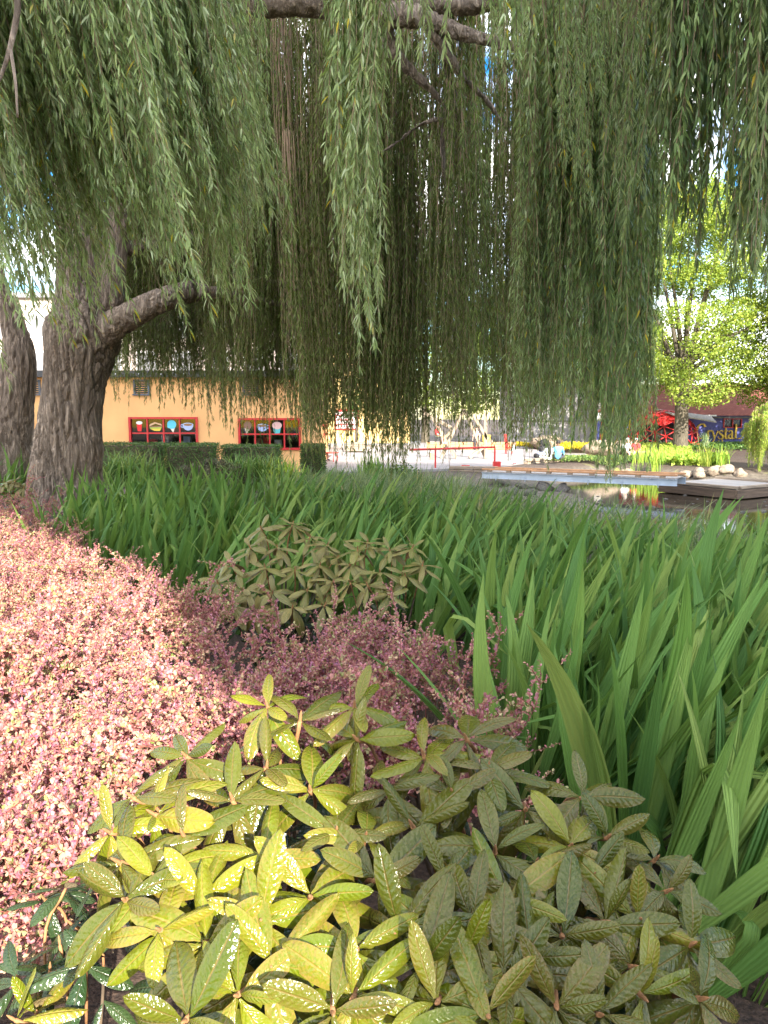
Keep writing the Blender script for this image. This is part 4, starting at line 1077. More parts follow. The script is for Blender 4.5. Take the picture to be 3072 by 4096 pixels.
for i, (px, py, y, s) in enumerate(((2745, 1880, 33.5, .42), (2800, 1885, 33, .5), (2862, 1882, 32.6, .45), (2905, 1878, 32.4, .5), (2700, 1886, 33.8, .36), (2760, 1815, 40, .45), (2540, 1876, 34.5, .4), (2510, 1868, 36, .5), (2960, 1870, 32, .4))):
    bp = at(px, py, y); bp[2] = float(ground_h(bp[0], bp[1])) + .16 * s
    boulder(['tan boulder just right of the gangway end, second of the bank row', 'tan boulder in the middle left of the bank row behind the dock', 'tan boulder in the middle of the bank row behind the dock', 'tan boulder in the middle right of the bank row behind the dock', 'small tan boulder starting the bank row at its left end', 'tan boulder up the slope below the maple trunk', 'tan boulder at the waterline right of the hanging willow tail', 'tan boulder at the waterline below the end of the timber quay', 'tan boulder at the right end of the bank row beneath the weeping tree'][i], bp, (s * .75, s * .6, s * .5), i, False, 'boulders edging the far bank')
for i, (px, py, y, s) in enumerate(((1880, 1925, 27, .5), (1960, 1930, 26.5, .55), (2040, 1935, 26.5, .6), (2120, 1945, 26, .5), (2180, 1925, 28, .7), (2250, 1930, 27.5, .6), (1920, 1945, 25.5, .35), (2090, 1915, 28.5, .5), (2000, 1950, 25.5, .3))):
    bp = at(px, py, y); bp[2] = float(ground_h(bp[0], bp[1])) + .10 * s
    boulder('dark wet boulder on the mud under the steel gangway', bp, (s * .55, s * .45, s * .32), i, True, 'boulders under the gangway')
ms = Geo(); rr = np.random.default_rng(5)
bmv = np.array([v.co for v in RK[1].vertices]); bmt = np.array([list(p.vertices) for p in RK[1].polygons])
for i in range(230):
    x = rr.uniform(2.5, 13); y = rr.uniform(17.5, 26.5); s = abs(rr.normal(0, .03)) + .018
    a = rr.uniform(0, 6.28); q = bmv * np.array([s * 1.3, s, s * .7]); q = rot_xy(q, a)
    ms.add(q[:] + np.array([x, y, max(float(ground_h(x, y)), WATER - .03) + .01]), bmt)
tag(link('pebbles', ms.mesh('pebbles', [M['stone_dark']])), 'scattered pebbles on the pond mud', 'pebbles', None, 'stuff')

def bank(label, px0, px1, y0, y1, n, size, mat, height, name='ground_cover', z=None):
    r = rng; x = r.uniform(0, 1, n); y = y0 + (y1 - y0) * r.uniform(0, 1, n)
    X = (px0 + (px1 - px0) * x - W0 / 2) / FPX * y
    hgt = np.array([mnoise.noise((a * .9, b * .9, 3)) for a, b in zip(X, y)]) * .35 + .65
    Z = ground_h(X, y) if z is None else np.full(n, z)
    P = np.stack([X, y, Z + height * hgt * r.uniform(.55, 1.0, n)], 1)
    V, T, A = leaf_cloud(P, np.repeat(np.array([[0, -.4, 1.0]]), n, 0), size, .8, .5)
    tag(link(name, tri_mesh(name, V, T, mat, A, None, False)), label, 'ground cover', None, 'stuff')
bank('bright lime ground cover sloping from the plaza to the pond', 2590, 2760, 38, 47, 9000, .16, M['lime'], .42)
bank('bright leafy ground cover beside the quay end', 2480, 2700, 45.5, 49, 5000, .16, M['lime'], .32)
bank('yellow-green hostas on the far bank', 2680, 2900, 35, 38.5, 3500, .26, M['lime'], .45)
bank('yellow flowering ground cover along the foot of the grey shed', 2040, 2190, 52.5, 53.8, 3500, .13, M['yellowleaf'], .45, z=PLAZA)
bank('yellow-green ground cover behind the pale boulders', 2230, 2490, 45, 51, 7000, .14, M['yellowleaf'], .5, z=PLAZA + .1)
bank('dark green ground cover under the maple and the painted sign', 2640, 3100, 47, 52, 6000, .16, M['hedge'], .22)
bank('mossy growth on the bank below the timber quay', 2200, 2560, 37, 39.5, 5000, .12, M['grass'], .35)
rd = Geo()
for i in range(420):
    y = rng.uniform(35.5, 40); px = rng.uniform(2520, 2740); x = (px - W0 / 2) / FPX * y
    V, T, A = blade(rng.uniform(.45, .85), .03, rng.uniform(.1, .6), rng.uniform(0, 6.28), 0, i, 6); A[:, 2] = rng.uniform(); rd.add(V + np.array([x, y, float(ground_h(x, y)) - .05]), T, A)
tag(link('bank_reeds', rd.mesh('bank_reeds', [M['lime']])), 'sunlit tall reeds on the far bank by the quay end', 'reeds', None, 'stuff')
for i, (px, y) in enumerate(((2820, 34.0), (2890, 33.6), (2810, 47.5), (2620, 35))):
    tuft('iris_tuft', ['pale iris tuft between the bank boulders', 'pale iris tuft at the right end of the bank boulders', 'feathery grass tuft below the painted sign', 'pale iris tuft at the water below the reeds'][i], 'plant', ((px - W0 / 2) / FPX * y, y, float(ground_h((px - W0 / 2) / FPX * y, y)) + .05), 50, 1.1, .03, .8, .15, M['lime'] if i != 2 else M['reed'])

# ------------------------------------------------------------------ quay, gangway, floating dock
def quay(label, a, b, z, rows, name='timber_quay'):
    o = thing(name, label, 'quay', (a[0], a[1], z)); A_ = np.array([0, 0, 0]); B_ = np.array([b[0] - a[0], b[1] - a[1], 0]); L = np.linalg.norm(B_); d = B_ / L
    nrm = np.array([d[1], -d[0], 0])
    for r_ in range(rows):
        zz = .10 - r_ * .155; off = nrm * (.16 - .02 * r_)
        k = max(2, int(L / 3.2))
        for i in range(k):
            p, q = A_ + d * (L * i / k + .01), A_ + d * (L * (i + 1) / k - .01)
            bar('timber', tuple(p + off + np.array([0, 0, zz])), tuple(q + off + np.array([0, 0, zz])), .24, .125, M['timber'], o, .012)
        if r_ < rows - 1:
            for i in range(int(L / .8)):
                p = d * (i * .8 + .4) + off + np.array([0, 0, zz - .0775])
                bar('spacer_block', tuple(p - d * .22), tuple(p + d * .22), .2, .028, M['timber_dark'], o)
    for i in range(int(L / 2.6) + 1):
        p = d * min(i * 2.6 + .3, L) + nrm * .10
        rod('pile', [tuple(p + np.array([0, 0, -1.1])), tuple(p + np.array([0, 0, -.42]))], .13, M['timber_dark'], o, 10)
    return o
quay('long weathered timber quay edge where the couple sit', Q2, Q3, PLAZA, 3)
qa, qb = at(1800, 1866, 32.0), at(1992, 1876, 31.6)
quay('short weathered timber landing below the red rail', (qa[0], 32.0), (qb[0], 31.6), PLAZA - .05, 4)

# gangway
ga, gb = at(1955, 1893, 30.0), at(2726, 1924, 25.6)
ga[2] = -.70; gb[2] = -.62
gw = thing('steel_gangway', 'pale blue steel gangway with timber deck from the landing to the floating dock', 'gangway', ga)
gd = gb - ga; gL = float(np.linalg.norm(gd)); gu = gd / gL; gn = np.array([gu[1], -gu[0], 0]); gn /= np.linalg.norm(gn)
def gp(s, n, z): return tuple(gu * s + gn * n + np.array([0, 0, z]))
for side in (.55, -.55):
    w = bar('beam_web', gp(0, side, .04), gp(gL, side, .04), .014, .20, M['steel'], gw)
    bar('top_flange', gp(0, side, .148), gp(gL, side, .148), .13, .014, M['steel'], gw)
    bar('bottom_flange', gp(0, side, -.068), gp(gL, side, -.068), .13, .014, M['steel'], gw)
    for i in range(6):
        s = gL * (i + .5) / 6; bar('stiffener', gp(s, side + .03, -.055), gp(s + .012, side + .03, -.055), .05, .19, M['steel'], gw)
    for i in range(9):
        s = gL * (i + .3) / 9; bar('kerb_block', gp(s, side, .222), gp(s + .18, side, .222), .11, .055, M['timber'], gw)
    bar('kerb_rail', gp(0, side, .285), gp(gL, side, .285), .10, .065, M['timber_orange'], gw, .008)
pm = None
for i in range(int(gL / .145)):
    s = .07 + i * .145
    o = bar('plank', gp(s, -.52, .178), gp(s, .60, .178), .135, .036, M['grey_timber'], gw)
    if pm is None: pm = o.data
    else: o.data = pm

# dock
dz = -.80
c1 = at(2950, 1957, 25.0); c1[2] = dz
c0 = at(2640, 1925, 27.6); c0[2] = dz
ex = np.array([c1[0] - c0[0], c1[1] - c0[1], 0]); dL = float(np.linalg.norm(ex)); ex /= dL; ey = np.array([-ex[1], ex[0], 0])
dW = 3.4
dock = thing('floating_dock', 'low grey plank dock with dark timber sides at the end of the gangway', 'dock', c0)
def dp(a, b, z): return tuple(ex * a + ey * b + np.array([0, 0, z]))
for nm, p, q in (('side_beam', dp(0, 0, -.17), dp(dL, 0, -.17)), ('side_beam', dp(dL, -.10, -.17), dp(dL, dW + .10, -.17)), ('side_beam', dp(0, dW, -.17), dp(dL, dW, -.17)), ('side_beam', dp(0, .10, -.17), dp(0, dW - .10, -.17))):
    bar(nm, p, q, .16, .30, M['timber_dark'], dock, .012)
for p, q in ((dp(0, .0, .06), dp(dL - .0, .0, .06)), (dp(dL, .13, .06), dp(dL, dW - .05, .06)), (dp(0, dW, .06), dp(dL, dW, .06))):
    bar('kerb_rail', p, q, .12, .10, M['timber'], dock, .01)
pm = None
for i in range(int(dL / .15)):
    o = bar('plank', dp(i * .15 + .09, .06, .0), dp(i * .15 + .09, dW - .06, .0), .138, .035, M['grey_timber'], dock)
    if pm is None: pm = o.data
    else: o.data = pm
for a, b in ((.4, .4), (dL - .4, .4), (dL - .4, dW - .4), (.4, dW - .4)):
    rod('pile', [dp(a, b, -.9), dp(a, b, -.2)], .1, M['timber_dark'], dock, 10)

# ------------------------------------------------------------------ yellow building with red windows
M['stucco'] = plain('yellow_stucco', (0.78, 0.43, 0.185), 0.9, var=0.05, scale=1.2, bumps=0.25, spec=.2)
M['stucco2'] = plain('pale_yellow_stucco', (0.74, 0.53, 0.24), 0.9, var=0.05, scale=1.2, bumps=0.2, spec=.2)
M['fascia'] = plain('dark_fascia', (0.07, 0.068, 0.07), 0.6, var=0.1)
M['vent'] = plain('slate_vent', (0.10, 0.115, 0.14), 0.6)
M['dark'] = plain('dark_interior', (0.05, 0.042, 0.038), 0.9)
M['pale'] = plain('pale_render', (0.50, 0.42, 0.38), 0.9, var=0.06, scale=1.0)
M['roofgrey'] = plain('grey_roof', (0.22, 0.22, 0.23), 0.8, var=.1)
def glass_mat():
    m, nt, b, o = new_mat('window_glass')
    b.inputs['Base Color'].default_value = (.9, .95, .95, 1); b.inputs['Roughness'].default_value = .03
    t = N(nt, 'ShaderNodeBsdfTransparent'); t.inputs['Color'].default_value = (.86, .9, .9, 1)
    gl = N(nt, 'ShaderNodeBsdfGlossy', Roughness=.03)
    ms = N(nt, 'ShaderNodeMixShader'); ms.inputs[0].default_value = .04
    nt.links.new(t.outputs[0], ms.inputs[1]); nt.links.new(gl.outputs[0], ms.inputs[2]); nt.links.new(ms.outputs[0], o.inputs['Surface'])
    return m
M['glass'] = glass_mat()
def flat(name, c, rough=.6): return plain(name, c, rough, var=.04, scale=9)
for k, c in (('cream', (.78, .66, .52)), ('bread', (.62, .40, .28)), ('sky_blue', (.12, .55, .72)), ('cup_blue', (.40, .48, .74)), ('choc', (.25, .13, .09)), ('lettuce', (.35, .45, .08)), ('mustard', (.75, .52, .06)), ('teal', (.10, .45, .47)), ('white', (.8, .8, .8)), ('coffee', (.30, .16, .08)), ('pinkish', (.72, .45, .42)), ('scarlet', (.70, .03, .03)), ('lamp', (.85, .6, .35))):
    M[k] = flat(k + '_print', c)
def decal(parent, kind, cx, cz, s):
    """a flat sticker on the inside of a pane, just behind the glass"""
    def disc(x, z, rx, rz, a0=0, a1=360, n=18): return [(x + rx * math.cos(R(a0 + (a1 - a0) * i / n)), z + rz * math.sin(R(a0 + (a1 - a0) * i / n))) for i in range(n + (0 if a1 - a0 == 360 else 1))]
    def put(pts, mat, lay):
        bm = bmesh.new(); bm.faces.new([bm.verts.new((cx + p[0] * s, .012 - .002 * lay, cz + p[1] * s)) for p in pts])
        bmesh.ops.recalc_face_normals(bm, faces=bm.faces); me = bpy.data.meshes.new('sticker'); bm.to_mesh(me); bm.free(); me.materials.append(M[mat]); link('sticker', me, parent)
    if kind == 'cone':
        put([(-.22, -.02), (.25, -.06), (.10, -.5)], 'cream', 0); put(disc(0, .12, .34, .33), 'sky_blue', 1); put(disc(-.2, -.02, .14, .12), 'sky_blue', 2)
    elif kind == 'choc_cone':
        put([(-.24, -.05), (.20, -.02), (-.10, -.5)], 'cream', 0); put(disc(0, .14, .30, .30), 'choc', 1)
    elif kind == 'sandwich':
        put([(-.46, -.02), (.0, .18), (.48, .02), (.42, .16), (-.05, .30), (-.42, .14)], 'bread', 0); put([(-.46, -.02), (.48, .02), (.44, -.14), (.2, -.22), (-.44, -.12)], 'choc', 1)
        put([(-.44, -.10), (.46, -.06), (.40, -.20), (.1, -.28), (-.42, -.18)], 'lettuce', 2); put([(-.40, -.20), (.42, -.18), (.30, -.36), (-.1, -.34)], 'mustard', 3)
    elif kind in ('cup', 'cup_r'):
        q = 1 if kind == 'cup' else -1
        put([(q * x, z) for x, z in disc(-.42, .02, .15, .14)], 'cup_blue', 0); put([(q * x, z) for x, z in disc(-.42, .02, .07, .07)], 'dark_print', 1)
        put(disc(0, .1, .40, .42, 180, 360), 'cup_blue', 2); put(disc(0, .1, .40, .15), 'cup_blue', 3); put(disc(0, .1, .32, .09), 'coffee', 4)
    elif kind == 'cupcake':
        put([(-.3, -.02), (.3, .06), (.2, -.45), (-.22, -.48)], 'teal', 0); put(disc(0, .12, .36, .28), 'pinkish', 1)
    elif kind == 'shake':
        put([(-.2, .2), (.2, .2), (.14, -.38), (-.14, -.38)], 'scarlet', 0); put(disc(0, .24, .24, .13), 'white', 1)
    elif kind == 'flower':
        put(disc(-.1, .2, .16, .16), 'white', 0); put(disc(.15, .1, .13, .15), 'scarlet', 1); put([(-.2, .0), (.2, 0), (.1, -.4), (-.1, -.4)], 'cream', 2)
M['dark_print'] = M['dark']
FY = 31.0
def fx(px): return float((px - W0 / 2) / FPX * FY)
def fz(py): return 1.6 - (py - 1670.6) / FPX * FY
yb = thing('yellow_building', 'low yellow stucco building with red paned windows behind the willow', 'building', (0, FY, PLAZA))
yx0, yx1, ytop = fx(-700), fx(1240), fz(1512)
wins = [(fx(-150), fx(137), fz(1668), fz(1800)), (fx(523), fx(797), fz(1667), fz(1800)), (fx(957), fx(1206), fz(1671), fz(1797))]
zb = PLAZA - .3
def wz(z): return z - PLAZA
# wall pieces between and around the openings
def wallp(x0, x1, z0, z1): box('wall', ((x0 + x1) / 2, .15, wz((z0 + z1) / 2)), (x1 - x0, .3, z1 - z0), M['stucco'], yb)
edges = [yx0] + [e for w in wins for e in w[:2]] + [yx1]
for i in range(0, len(edges), 2): wallp(edges[i], edges[i + 1], zb, ytop)
for w in wins:
    wallp(w[0] + .002, w[1] - .002, w[2], ytop - .001); wallp(w[0] + .002, w[1] - .002, zb, w[3])
box('side_wall', (yx1 - .15, 5.3, wz((zb + ytop) / 2)), (.298, 10, ytop - zb), M['stucco'], yb)
box('roof', ((yx0 + yx1) / 2, 5.0, wz(ytop) + .13), (yx1 - yx0 + .3, 10.7, .26), M['fascia'], yb)
for i in range(22):
    box('rivet', (yx0 + (yx1 - yx0) * (i + .5) / 22, -.36, wz(ytop) + .12), (.05, .02, .05), M['white'], yb)
for px in (150, 580, 1010):
    v = link('vent', None, yb, (fx(px), 0, wz(fz(1551))))
    for dx in (-.29, .29): box('frame', (dx, -.03, 0), (.08, .08, .56), M['vent'], v)
    box('sill', (0, -.05, -.30), (.74, .12, .06), M['vent'], v); box('lintel', (0, -.03, .29), (.66, .08, .05), M['vent'], v)
    for i in range(6): box('louver', (0, .0 - .012, -.22 + i * .088), (.5, .03, .055), M['fascia'], v, (R(35), 0, 0))
box('room', ((yx0 + yx1) / 2, 3.8, 1.2), (yx1 - yx0 - 1, .1, 3.5), M['dark'], yb)
box('room_floor', ((yx0 + yx1) / 2, 2.1, .2), (yx1 - yx0 - 1, 3.3, .1), M['dark'], yb)
for i in range(14):
    x = wins[1][0] + (wins[2][1] - wins[1][0]) * (i + .5) / 14
    box('shelf_goods', (x, 2.2 + .6 * rng.uniform(), .9 + .7 * rng.uniform()), (.3, .2, .35), M[['scarlet', 'white', 'choc', 'cup_blue', 'bread'][i % 5]], yb)
stick = [['flower', None, None, 'flower'], ['shake', 'sandwich', 'cone', 'cup'], ['choc_cone', 'cup_r', 'cupcake', None]]
for w, st in zip(wins, stick):
    wd, hh = w[1] - w[0], w[2] - w[3]
    o = link('window', None, yb, ((w[0] + w[1]) / 2, 0, wz((w[2] + w[3]) / 2)))
    f = .085
    for dx in (-wd / 2 + f / 2, wd / 2 - f / 2): box('frame', (dx, -.02, 0), (f, .14, hh), M['red'], o)
    for zz in (-hh / 2 + f / 2, hh / 2 - f / 2): box('frame', (0, -.018, zz), (wd - 2 * f, .136, f), M['red'], o)
    for i in (1, 2, 3): box('mullion', (-wd / 2 + f + (wd - 2 * f) * i / 4, .0, 0), (.06, .07, hh - 2 * f), M['red'], o)
    zm = hh / 2 - f - .58
    for i in range(4):
        pw = (wd - 2 * f) / 4 - .06; cx = -wd / 2 + f + (wd - 2 * f) * (i + .5) / 4
        box('crossbar', (cx, .0, zm), (pw, .06, .06), M['red'], o)
        for z0, z1 in ((zm + .03, hh / 2 - f), (-hh / 2 + f, zm - .03)):
            box('pane', (cx, .025, (z0 + z1) / 2), (pw, .006, z1 - z0), M['glass'], o)
        if st[i]: decal(o, st[i], cx, zm + .29, .56)

# back wall of the plaza with a red paned window
BY = 60.0
def bxx(px): return float((px - W0 / 2) / FPX * BY)
bb = thing('yellow_back_building', 'pale yellow wall across the plaza with a red paned window', 'building', (0, BY, PLAZA))
w = (bxx(1343), bxx(1432), 1.25, 2.75)
for a, b, c, d in ((bxx(700), w[0], 0, 7.5), (w[1], bxx(1640), 0, 7.5), (w[0] + .002, w[1] - .002, 0, w[2]), (w[0] + .002, w[1] - .002, w[3], 7.5)):
    box('wall', ((a + b) / 2, .15, (c + d) / 2), (b - a, .3, d - c), M['stucco2'], bb)
box('roof', ((bxx(700) + bxx(1640)) / 2, 3, 7.7), (bxx(1640) - bxx(700) + .6, 7, .3), M['fascia'], bb)
box('plinth', ((bxx(700) + bxx(1640)) / 2, -.03, .07), (bxx(1640) - bxx(700), .1, .14), M['roofgrey'], bb)
wo = link('window', None, bb, ((w[0] + w[1]) / 2, 0, (w[2] + w[3]) / 2)); wd = w[1] - w[0]
for dx in (-wd / 2, wd / 2): box('frame', (dx, -.02, 0), (.1, .14, 1.6), M['red'], wo)
for zz in (-.75, .75): box('frame', (0, -.02, zz), (wd - .1, .14, .12), M['red'], wo)
for i in (1, 2, 3): box('mullion', (-wd / 2 + wd * i / 4, -.01, 0), (.05, .06, 1.4), M['red'], wo)
for i in (-1, 0, 1): box('crossbar', (0, -.012, i * .36), (wd - .1, .05, .045), M['red'], wo)
box('pane', (0, .06, 0), (wd - .1, .01, 1.4), M['white'], wo)

# pale upper buildings behind the yellow roof
pb = thing('pale_building', 'pale pinkish tall building rising behind the yellow roof', 'building', (-15.0, 48, PLAZA))
box('wall', (0, 3, 4.8), (21, 6, 9.6), M['pale'], pb); box('roof', (0, 3, 9.75), (21.6, 6.6, .3), M['roofgrey'], pb)
for i in range(9):
    for j in range(2):
        wi = link('window', None, pb, (-9 + i * 2.25, 0, 5.6 + j * 2.3))
        box('frame', (0, -.03, 0), (1.3, .08, 1.5), M['white'], wi); box('pane', (0, -.075, 0), (1.1, .02, 1.3), M['roofgrey'], wi)
for i in range(22): box('railing_post', (-10 + i * .95, -.6, 4.45), (.05, .05, .9), M['scarlet'], pb)
box('railing_bar', (0, -.6, 4.92), (20.2, .06, .05), M['scarlet'], pb); box('balcony_slab', (0, -.45, 3.92), (20.6, .9, .12), M['white'], pb)

# red framed awning by the yellow corner
aw = thing('red_awning_frame', 'red tubular frame with awnings at the right corner of the yellow building', 'frame', (float((1243 - W0 / 2) / FPX * 38), 38, PLAZA))
for dx in (.02, .63):
    for dy in (0, .8): rod('post', [(dx, dy, 0), (dx, dy, 2.35)], .025, M['red'], aw)
for z in (1.30, 2.35):
    for dy in (0, .8): rod('rail', [(-.05, dy, z), (.75, dy, z)], .03, M['red'], aw)
rod('rolled_awning', [(-.05, -.1, 1.75), (.85, -.1, 1.75)], .085, M['red'], aw, 10)
box('back_panel', (.33, .75, 2.0), (.55, .02, .6), M['cup_blue'], aw); box('shelf', (.4, .4, 1.36), (.95, .75, .05), M['red'], aw)

# ------------------------------------------------------------------ grey shed and the painted shop with dome
def siding_mat():
    m, nt, b, o = new_mat('grey_siding')
    co = N(nt, 'ShaderNodeTexCoord').outputs['Object']; w = N(nt, 'ShaderNodeTexWave', Scale=1.4, wave_type='BANDS', bands_direction='Z', wave_profile='SAW'); nt.links.new(co, w.inputs['Vector'])
    nt.links.new(ramp(nt, noise_n(nt, 1.5, 4), [(.3, (.30, .285, .28)), (.7, (.39, .37, .36))]), b.inputs['Base Color']); b.inputs['Roughness'].default_value = .7
    bump(nt, b, w.outputs['Fac'], .6, .05); return m
M['siding'] = siding_mat()
gs = thing('grey_shed', 'grey metal-sided shed with dappled shade behind the seated couple', 'building', (float((2290 - W0 / 2) / FPX * 56), 56, PLAZA))
box('wall', (0, 2.5, 2.2), (9.6, 5, 4.4), M['siding'], gs); box('roof', (0, 2.5, 4.5), (10, 5.5, .2), M['roofgrey'], gs)
box('ledge', (0, -.03, 1.92), (9.6, .08, .06), M['fascia'], gs); box('plinth', (0, -.04, .12), (9.6, .12, .24), M['concrete'], gs)
for i in range(5): box('seam', (-4.2 + i * 2.1, -.012, 3.1), (.05, .03, 2.2), M['fascia'], gs)

M['navy'] = plain('blue_wall_paint', (0.075, 0.085, 0.30), 0.6, var=.1, scale=2)
def shingle_mat():
    m, nt, b, o = new_mat('red_shingle_roof')
    co = N(nt, 'ShaderNodeTexCoord').outputs['Object']; br = N(nt, 'ShaderNodeTexBrick', Scale=3.0)
    br.inputs['Color1'].default_value = (.30, .095, .075, 1); br.inputs['Color2'].default_value = (.40, .14, .11, 1); br.inputs['Mortar'].default_value = (.14, .05, .04, 1)
    nt.links.new(co, br.inputs['Vector']); nt.links.new(br.outputs['Color'], b.inputs['Base Color']); b.inputs['Roughness'].default_value = .85; return m
M['shingle'] = shingle_mat()
M['gold'] = plain('gold_sign_paint', (.62, .42, .05), .45, var=.08)
SY = 54.0
def sxx(px): return float((px - W0 / 2) / FPX * SY)
def szz(py): return 1.6 - (py - 1670.6) / FPX * SY
shop = thing('painted_shop', 'blue shop with red shingle roof beyond the pond', 'building', (sxx(2760), SY, -.25))
SX, SZ = sxx(2760), -.25
x0, x1 = sxx(2480) - SX, sxx(3400) - SX; ze, zr = szz(1655) - SZ, szz(1560) - SZ + .5
wx = (sxx(2885) - SX, sxx(2955) - SX, szz(1675) - SZ, szz(1708) - SZ)
for a, b, c, d in ((x0 + .3, wx[0], -.4, ze), (wx[1], x1 - .3, -.4, ze), (wx[0] + .002, wx[1] - .002, -.4, wx[3]), (wx[0] + .002, wx[1] - .002, wx[2], ze)):
    box('wall', ((a + b) / 2, .15, (c + d) / 2), (b - a, .3, d - c), M['navy'], shop)
box('back_wall', ((x0 + x1) / 2, 6.2, ze / 2), (x1 - x0 - .8, .3, ze), M['navy'], shop)
bm = bmesh.new()
q = [(x0, -.7, ze - .12), (x1, -.7, ze - .12), (x1, 3.2, zr), (x0, 3.2, zr), (x0, 7.0, ze), (x1, 7.0, ze)]
vs = [bm.verts.new(p) for p in q]; bm.faces.new((vs[0], vs[1], vs[2], vs[3])); bm.faces.new((vs[3], vs[2], vs[5], vs[4]))
bmesh.ops.solidify(bm, geom=list(bm.faces), thickness=.14)
me = bpy.data.meshes.new('roof'); bm.to_mesh(me); bm.free(); me.materials.append(M['shingle']); link('roof', me, shop)
box('gutter', (sxx(2760) - SX, -.78, ze - .12), (sxx(2850) - sxx(2700), .12, .10), M['white'], shop)
box('eave_board', ((x0 + x1) / 2, -.72, ze - .26), (x1 - x0, .05, .12), M['fascia'], shop)
wi = link('window', None, shop, ((wx[0] + wx[1]) / 2, 0, (wx[2] + wx[3]) / 2)); ww, wh = wx[1] - wx[0], wx[2] - wx[3]
for dx in (-ww / 2, 0, ww / 2): box('frame', (dx, -.01, 0), (.07, .1, wh), M['red'], wi)
for zz in (-wh / 2, wh / 2): box('frame', (0, -.012, zz), (ww + .07, .1, .06), M['red'], wi)
for dx in (-ww / 4, ww / 4): box('pane', (dx, .05, 0), (ww / 2 - .08, .01, wh - .06), M['glass'], wi)
box('dark_room', (0, .45, 0), (ww + .3, .05, wh + .3), M['dark'], wi)
box('corner_post', (x0 + .15, -.05, ze / 2), (.16, .2, ze), M['scarlet'], shop)

# the gold letters: brush strokes of changing width, cut from board
def stroke(pts, ws, n=26):
    q = smooth_path(np.column_stack([np.array(pts, float), ws]), n); p, w = q[:, :2], q[:, 2]
    t = np.gradient(p, axis=0); t /= np.linalg.norm(t, axis=1)[:, None] + 1e-9; nn = np.stack([-t[:, 1], t[:, 0]], 1)
    return p + nn * w[:, None] / 2, p - nn * w[:, None] / 2
GL = {
 'C': (1.5, [([(1.30, 1.45), (1.15, 1.72), (.85, 1.80), (.45, 1.55), (.22, 1.0), (.30, .4), (.65, .02), (1.05, .10), (1.35, .38)], [.26, .22, .10, .22, .34, .30, .16, .10, .04]), ([(.36, 1.30), (.05, 1.2), (-.10, .85), (.0, .55)], [.05, .10, .10, .03])]),
 'r': (.62, [([(.12, .98), (.18, .9), (.18, .1), (.18, .02)], [.10, .20, .20, .22]), ([(0, .02), (.38, .02)], [.08, .08]), ([(.2, .72), (.36, .95), (.52, .98), (.60, .84)], [.06, .10, .16, .18])]),
 'y': (.86, [([(.05, .98), (.18, .75), (.42, .10)], [.16, .20, .16]), ([(.80, .98), (.62, .55), (.42, .05), (.25, -.40), (-.05, -.52), (-.25, -.38)], [.10, .10, .12, .14, .16, .10])]),
 's': (.68, [([(.56, .80), (.42, 1.0), (.16, .92), (.12, .70), (.36, .52), (.58, .34), (.56, .06), (.28, -.06), (.05, .06), (.02, .24)], [.12, .10, .10, .18, .22, .22, .14, .10, .10, .12]), ([(.30, -.05), (.55, -.25), (.45, -.62), (.10, -.68), (-.08, -.45), (.08, -.28), (.24, -.38)], [.06, .12, .14, .14, .12, .10, .06])]),
 't': (.52, [([(.22, 1.38), (.22, 1.1), (.22, .15), (.36, .0), (.50, .10)], [.06, .18, .20, .14, .06]), ([(.0, .96), (.48, .96)], [.09, .09])]),
 'a': (.76, [([(.10, .78), (.22, .98), (.46, .92), (.52, .70), (.52, .12), (.62, .0), (.74, .06)], [.12, .12, .14, .20, .20, .12, .06]), ([(.50, .56), (.24, .50), (.06, .26), (.18, .02), (.40, .06), (.52, .22)], [.08, .12, .20, .14, .10, .06])]),
 'l': (.46, [([(.08, 1.66), (.2, 1.6), (.2, .1), (.2, .02)], [.08, .20, .20, .22]), ([(.02, .02), (.40, .02)], [.08, .08])]),
 ' ': (.25, []),
 'A': (1.45, [([(-.15, .02), (.2, .10), (.55, .95), (.82, 1.80)], [.16, .08, .10, .10]), ([(.82, 1.80), (1.0, 1.1), (1.2, .05)], [.16, .26, .28]), ([(.35, .62), (1.08, .62)], [.07, .07]), ([(1.0, .02), (1.42, .02)], [.08, .08])]),
 'k': (.85, [([(.08, 1.66), (.2, 1.6), (.2, .02)], [.08, .20, .22]), ([(.22, .42), (.66, .98)], [.08, .12]), ([(.34, .56), (.74, .0)], [.14, .2])]),
}
sign = thing('gold_sign', 'gold serif lettering mounted on the blue shop wall beside the maple trunk', 'sign', (sxx(2768), SY - .12, szz(1752)))
cur = 0.0; em = (sxx(2940) - sxx(2768)) / 5.4
for k, ch in enumerate('Crystal A'):
    wdt, st = GL[ch]
    if st:
        g = Geo()
        for pts, ws in st:
            Lp, Rp = stroke(pts, ws); n = len(Lp); V = []
            for yy in (-.06, .04):
                for side in (Lp, Rp): V += [((cur + p[0]) * em, yy, p[1] * em) for p in side]
            T = []
            for i in range(n - 1):
                a, b, c, d = i, n + i, 2 * n + i, 3 * n + i
                for u in ((a, b, b + 1), (a, b + 1, a + 1), (c, c + 1, d + 1), (c, d + 1, d), (a, a + 1, c + 1), (a, c + 1, c), (b, d, d + 1), (b, d + 1, b + 1)): T.append(u)
            for e in (0, n - 1): T += [(e, e + 2 * n, e + 3 * n), (e, e + 3 * n, e + n)]
            g.add(V, T)
        link('letter', g.mesh('letter', [M['gold']], False), sign)
    cur += wdt

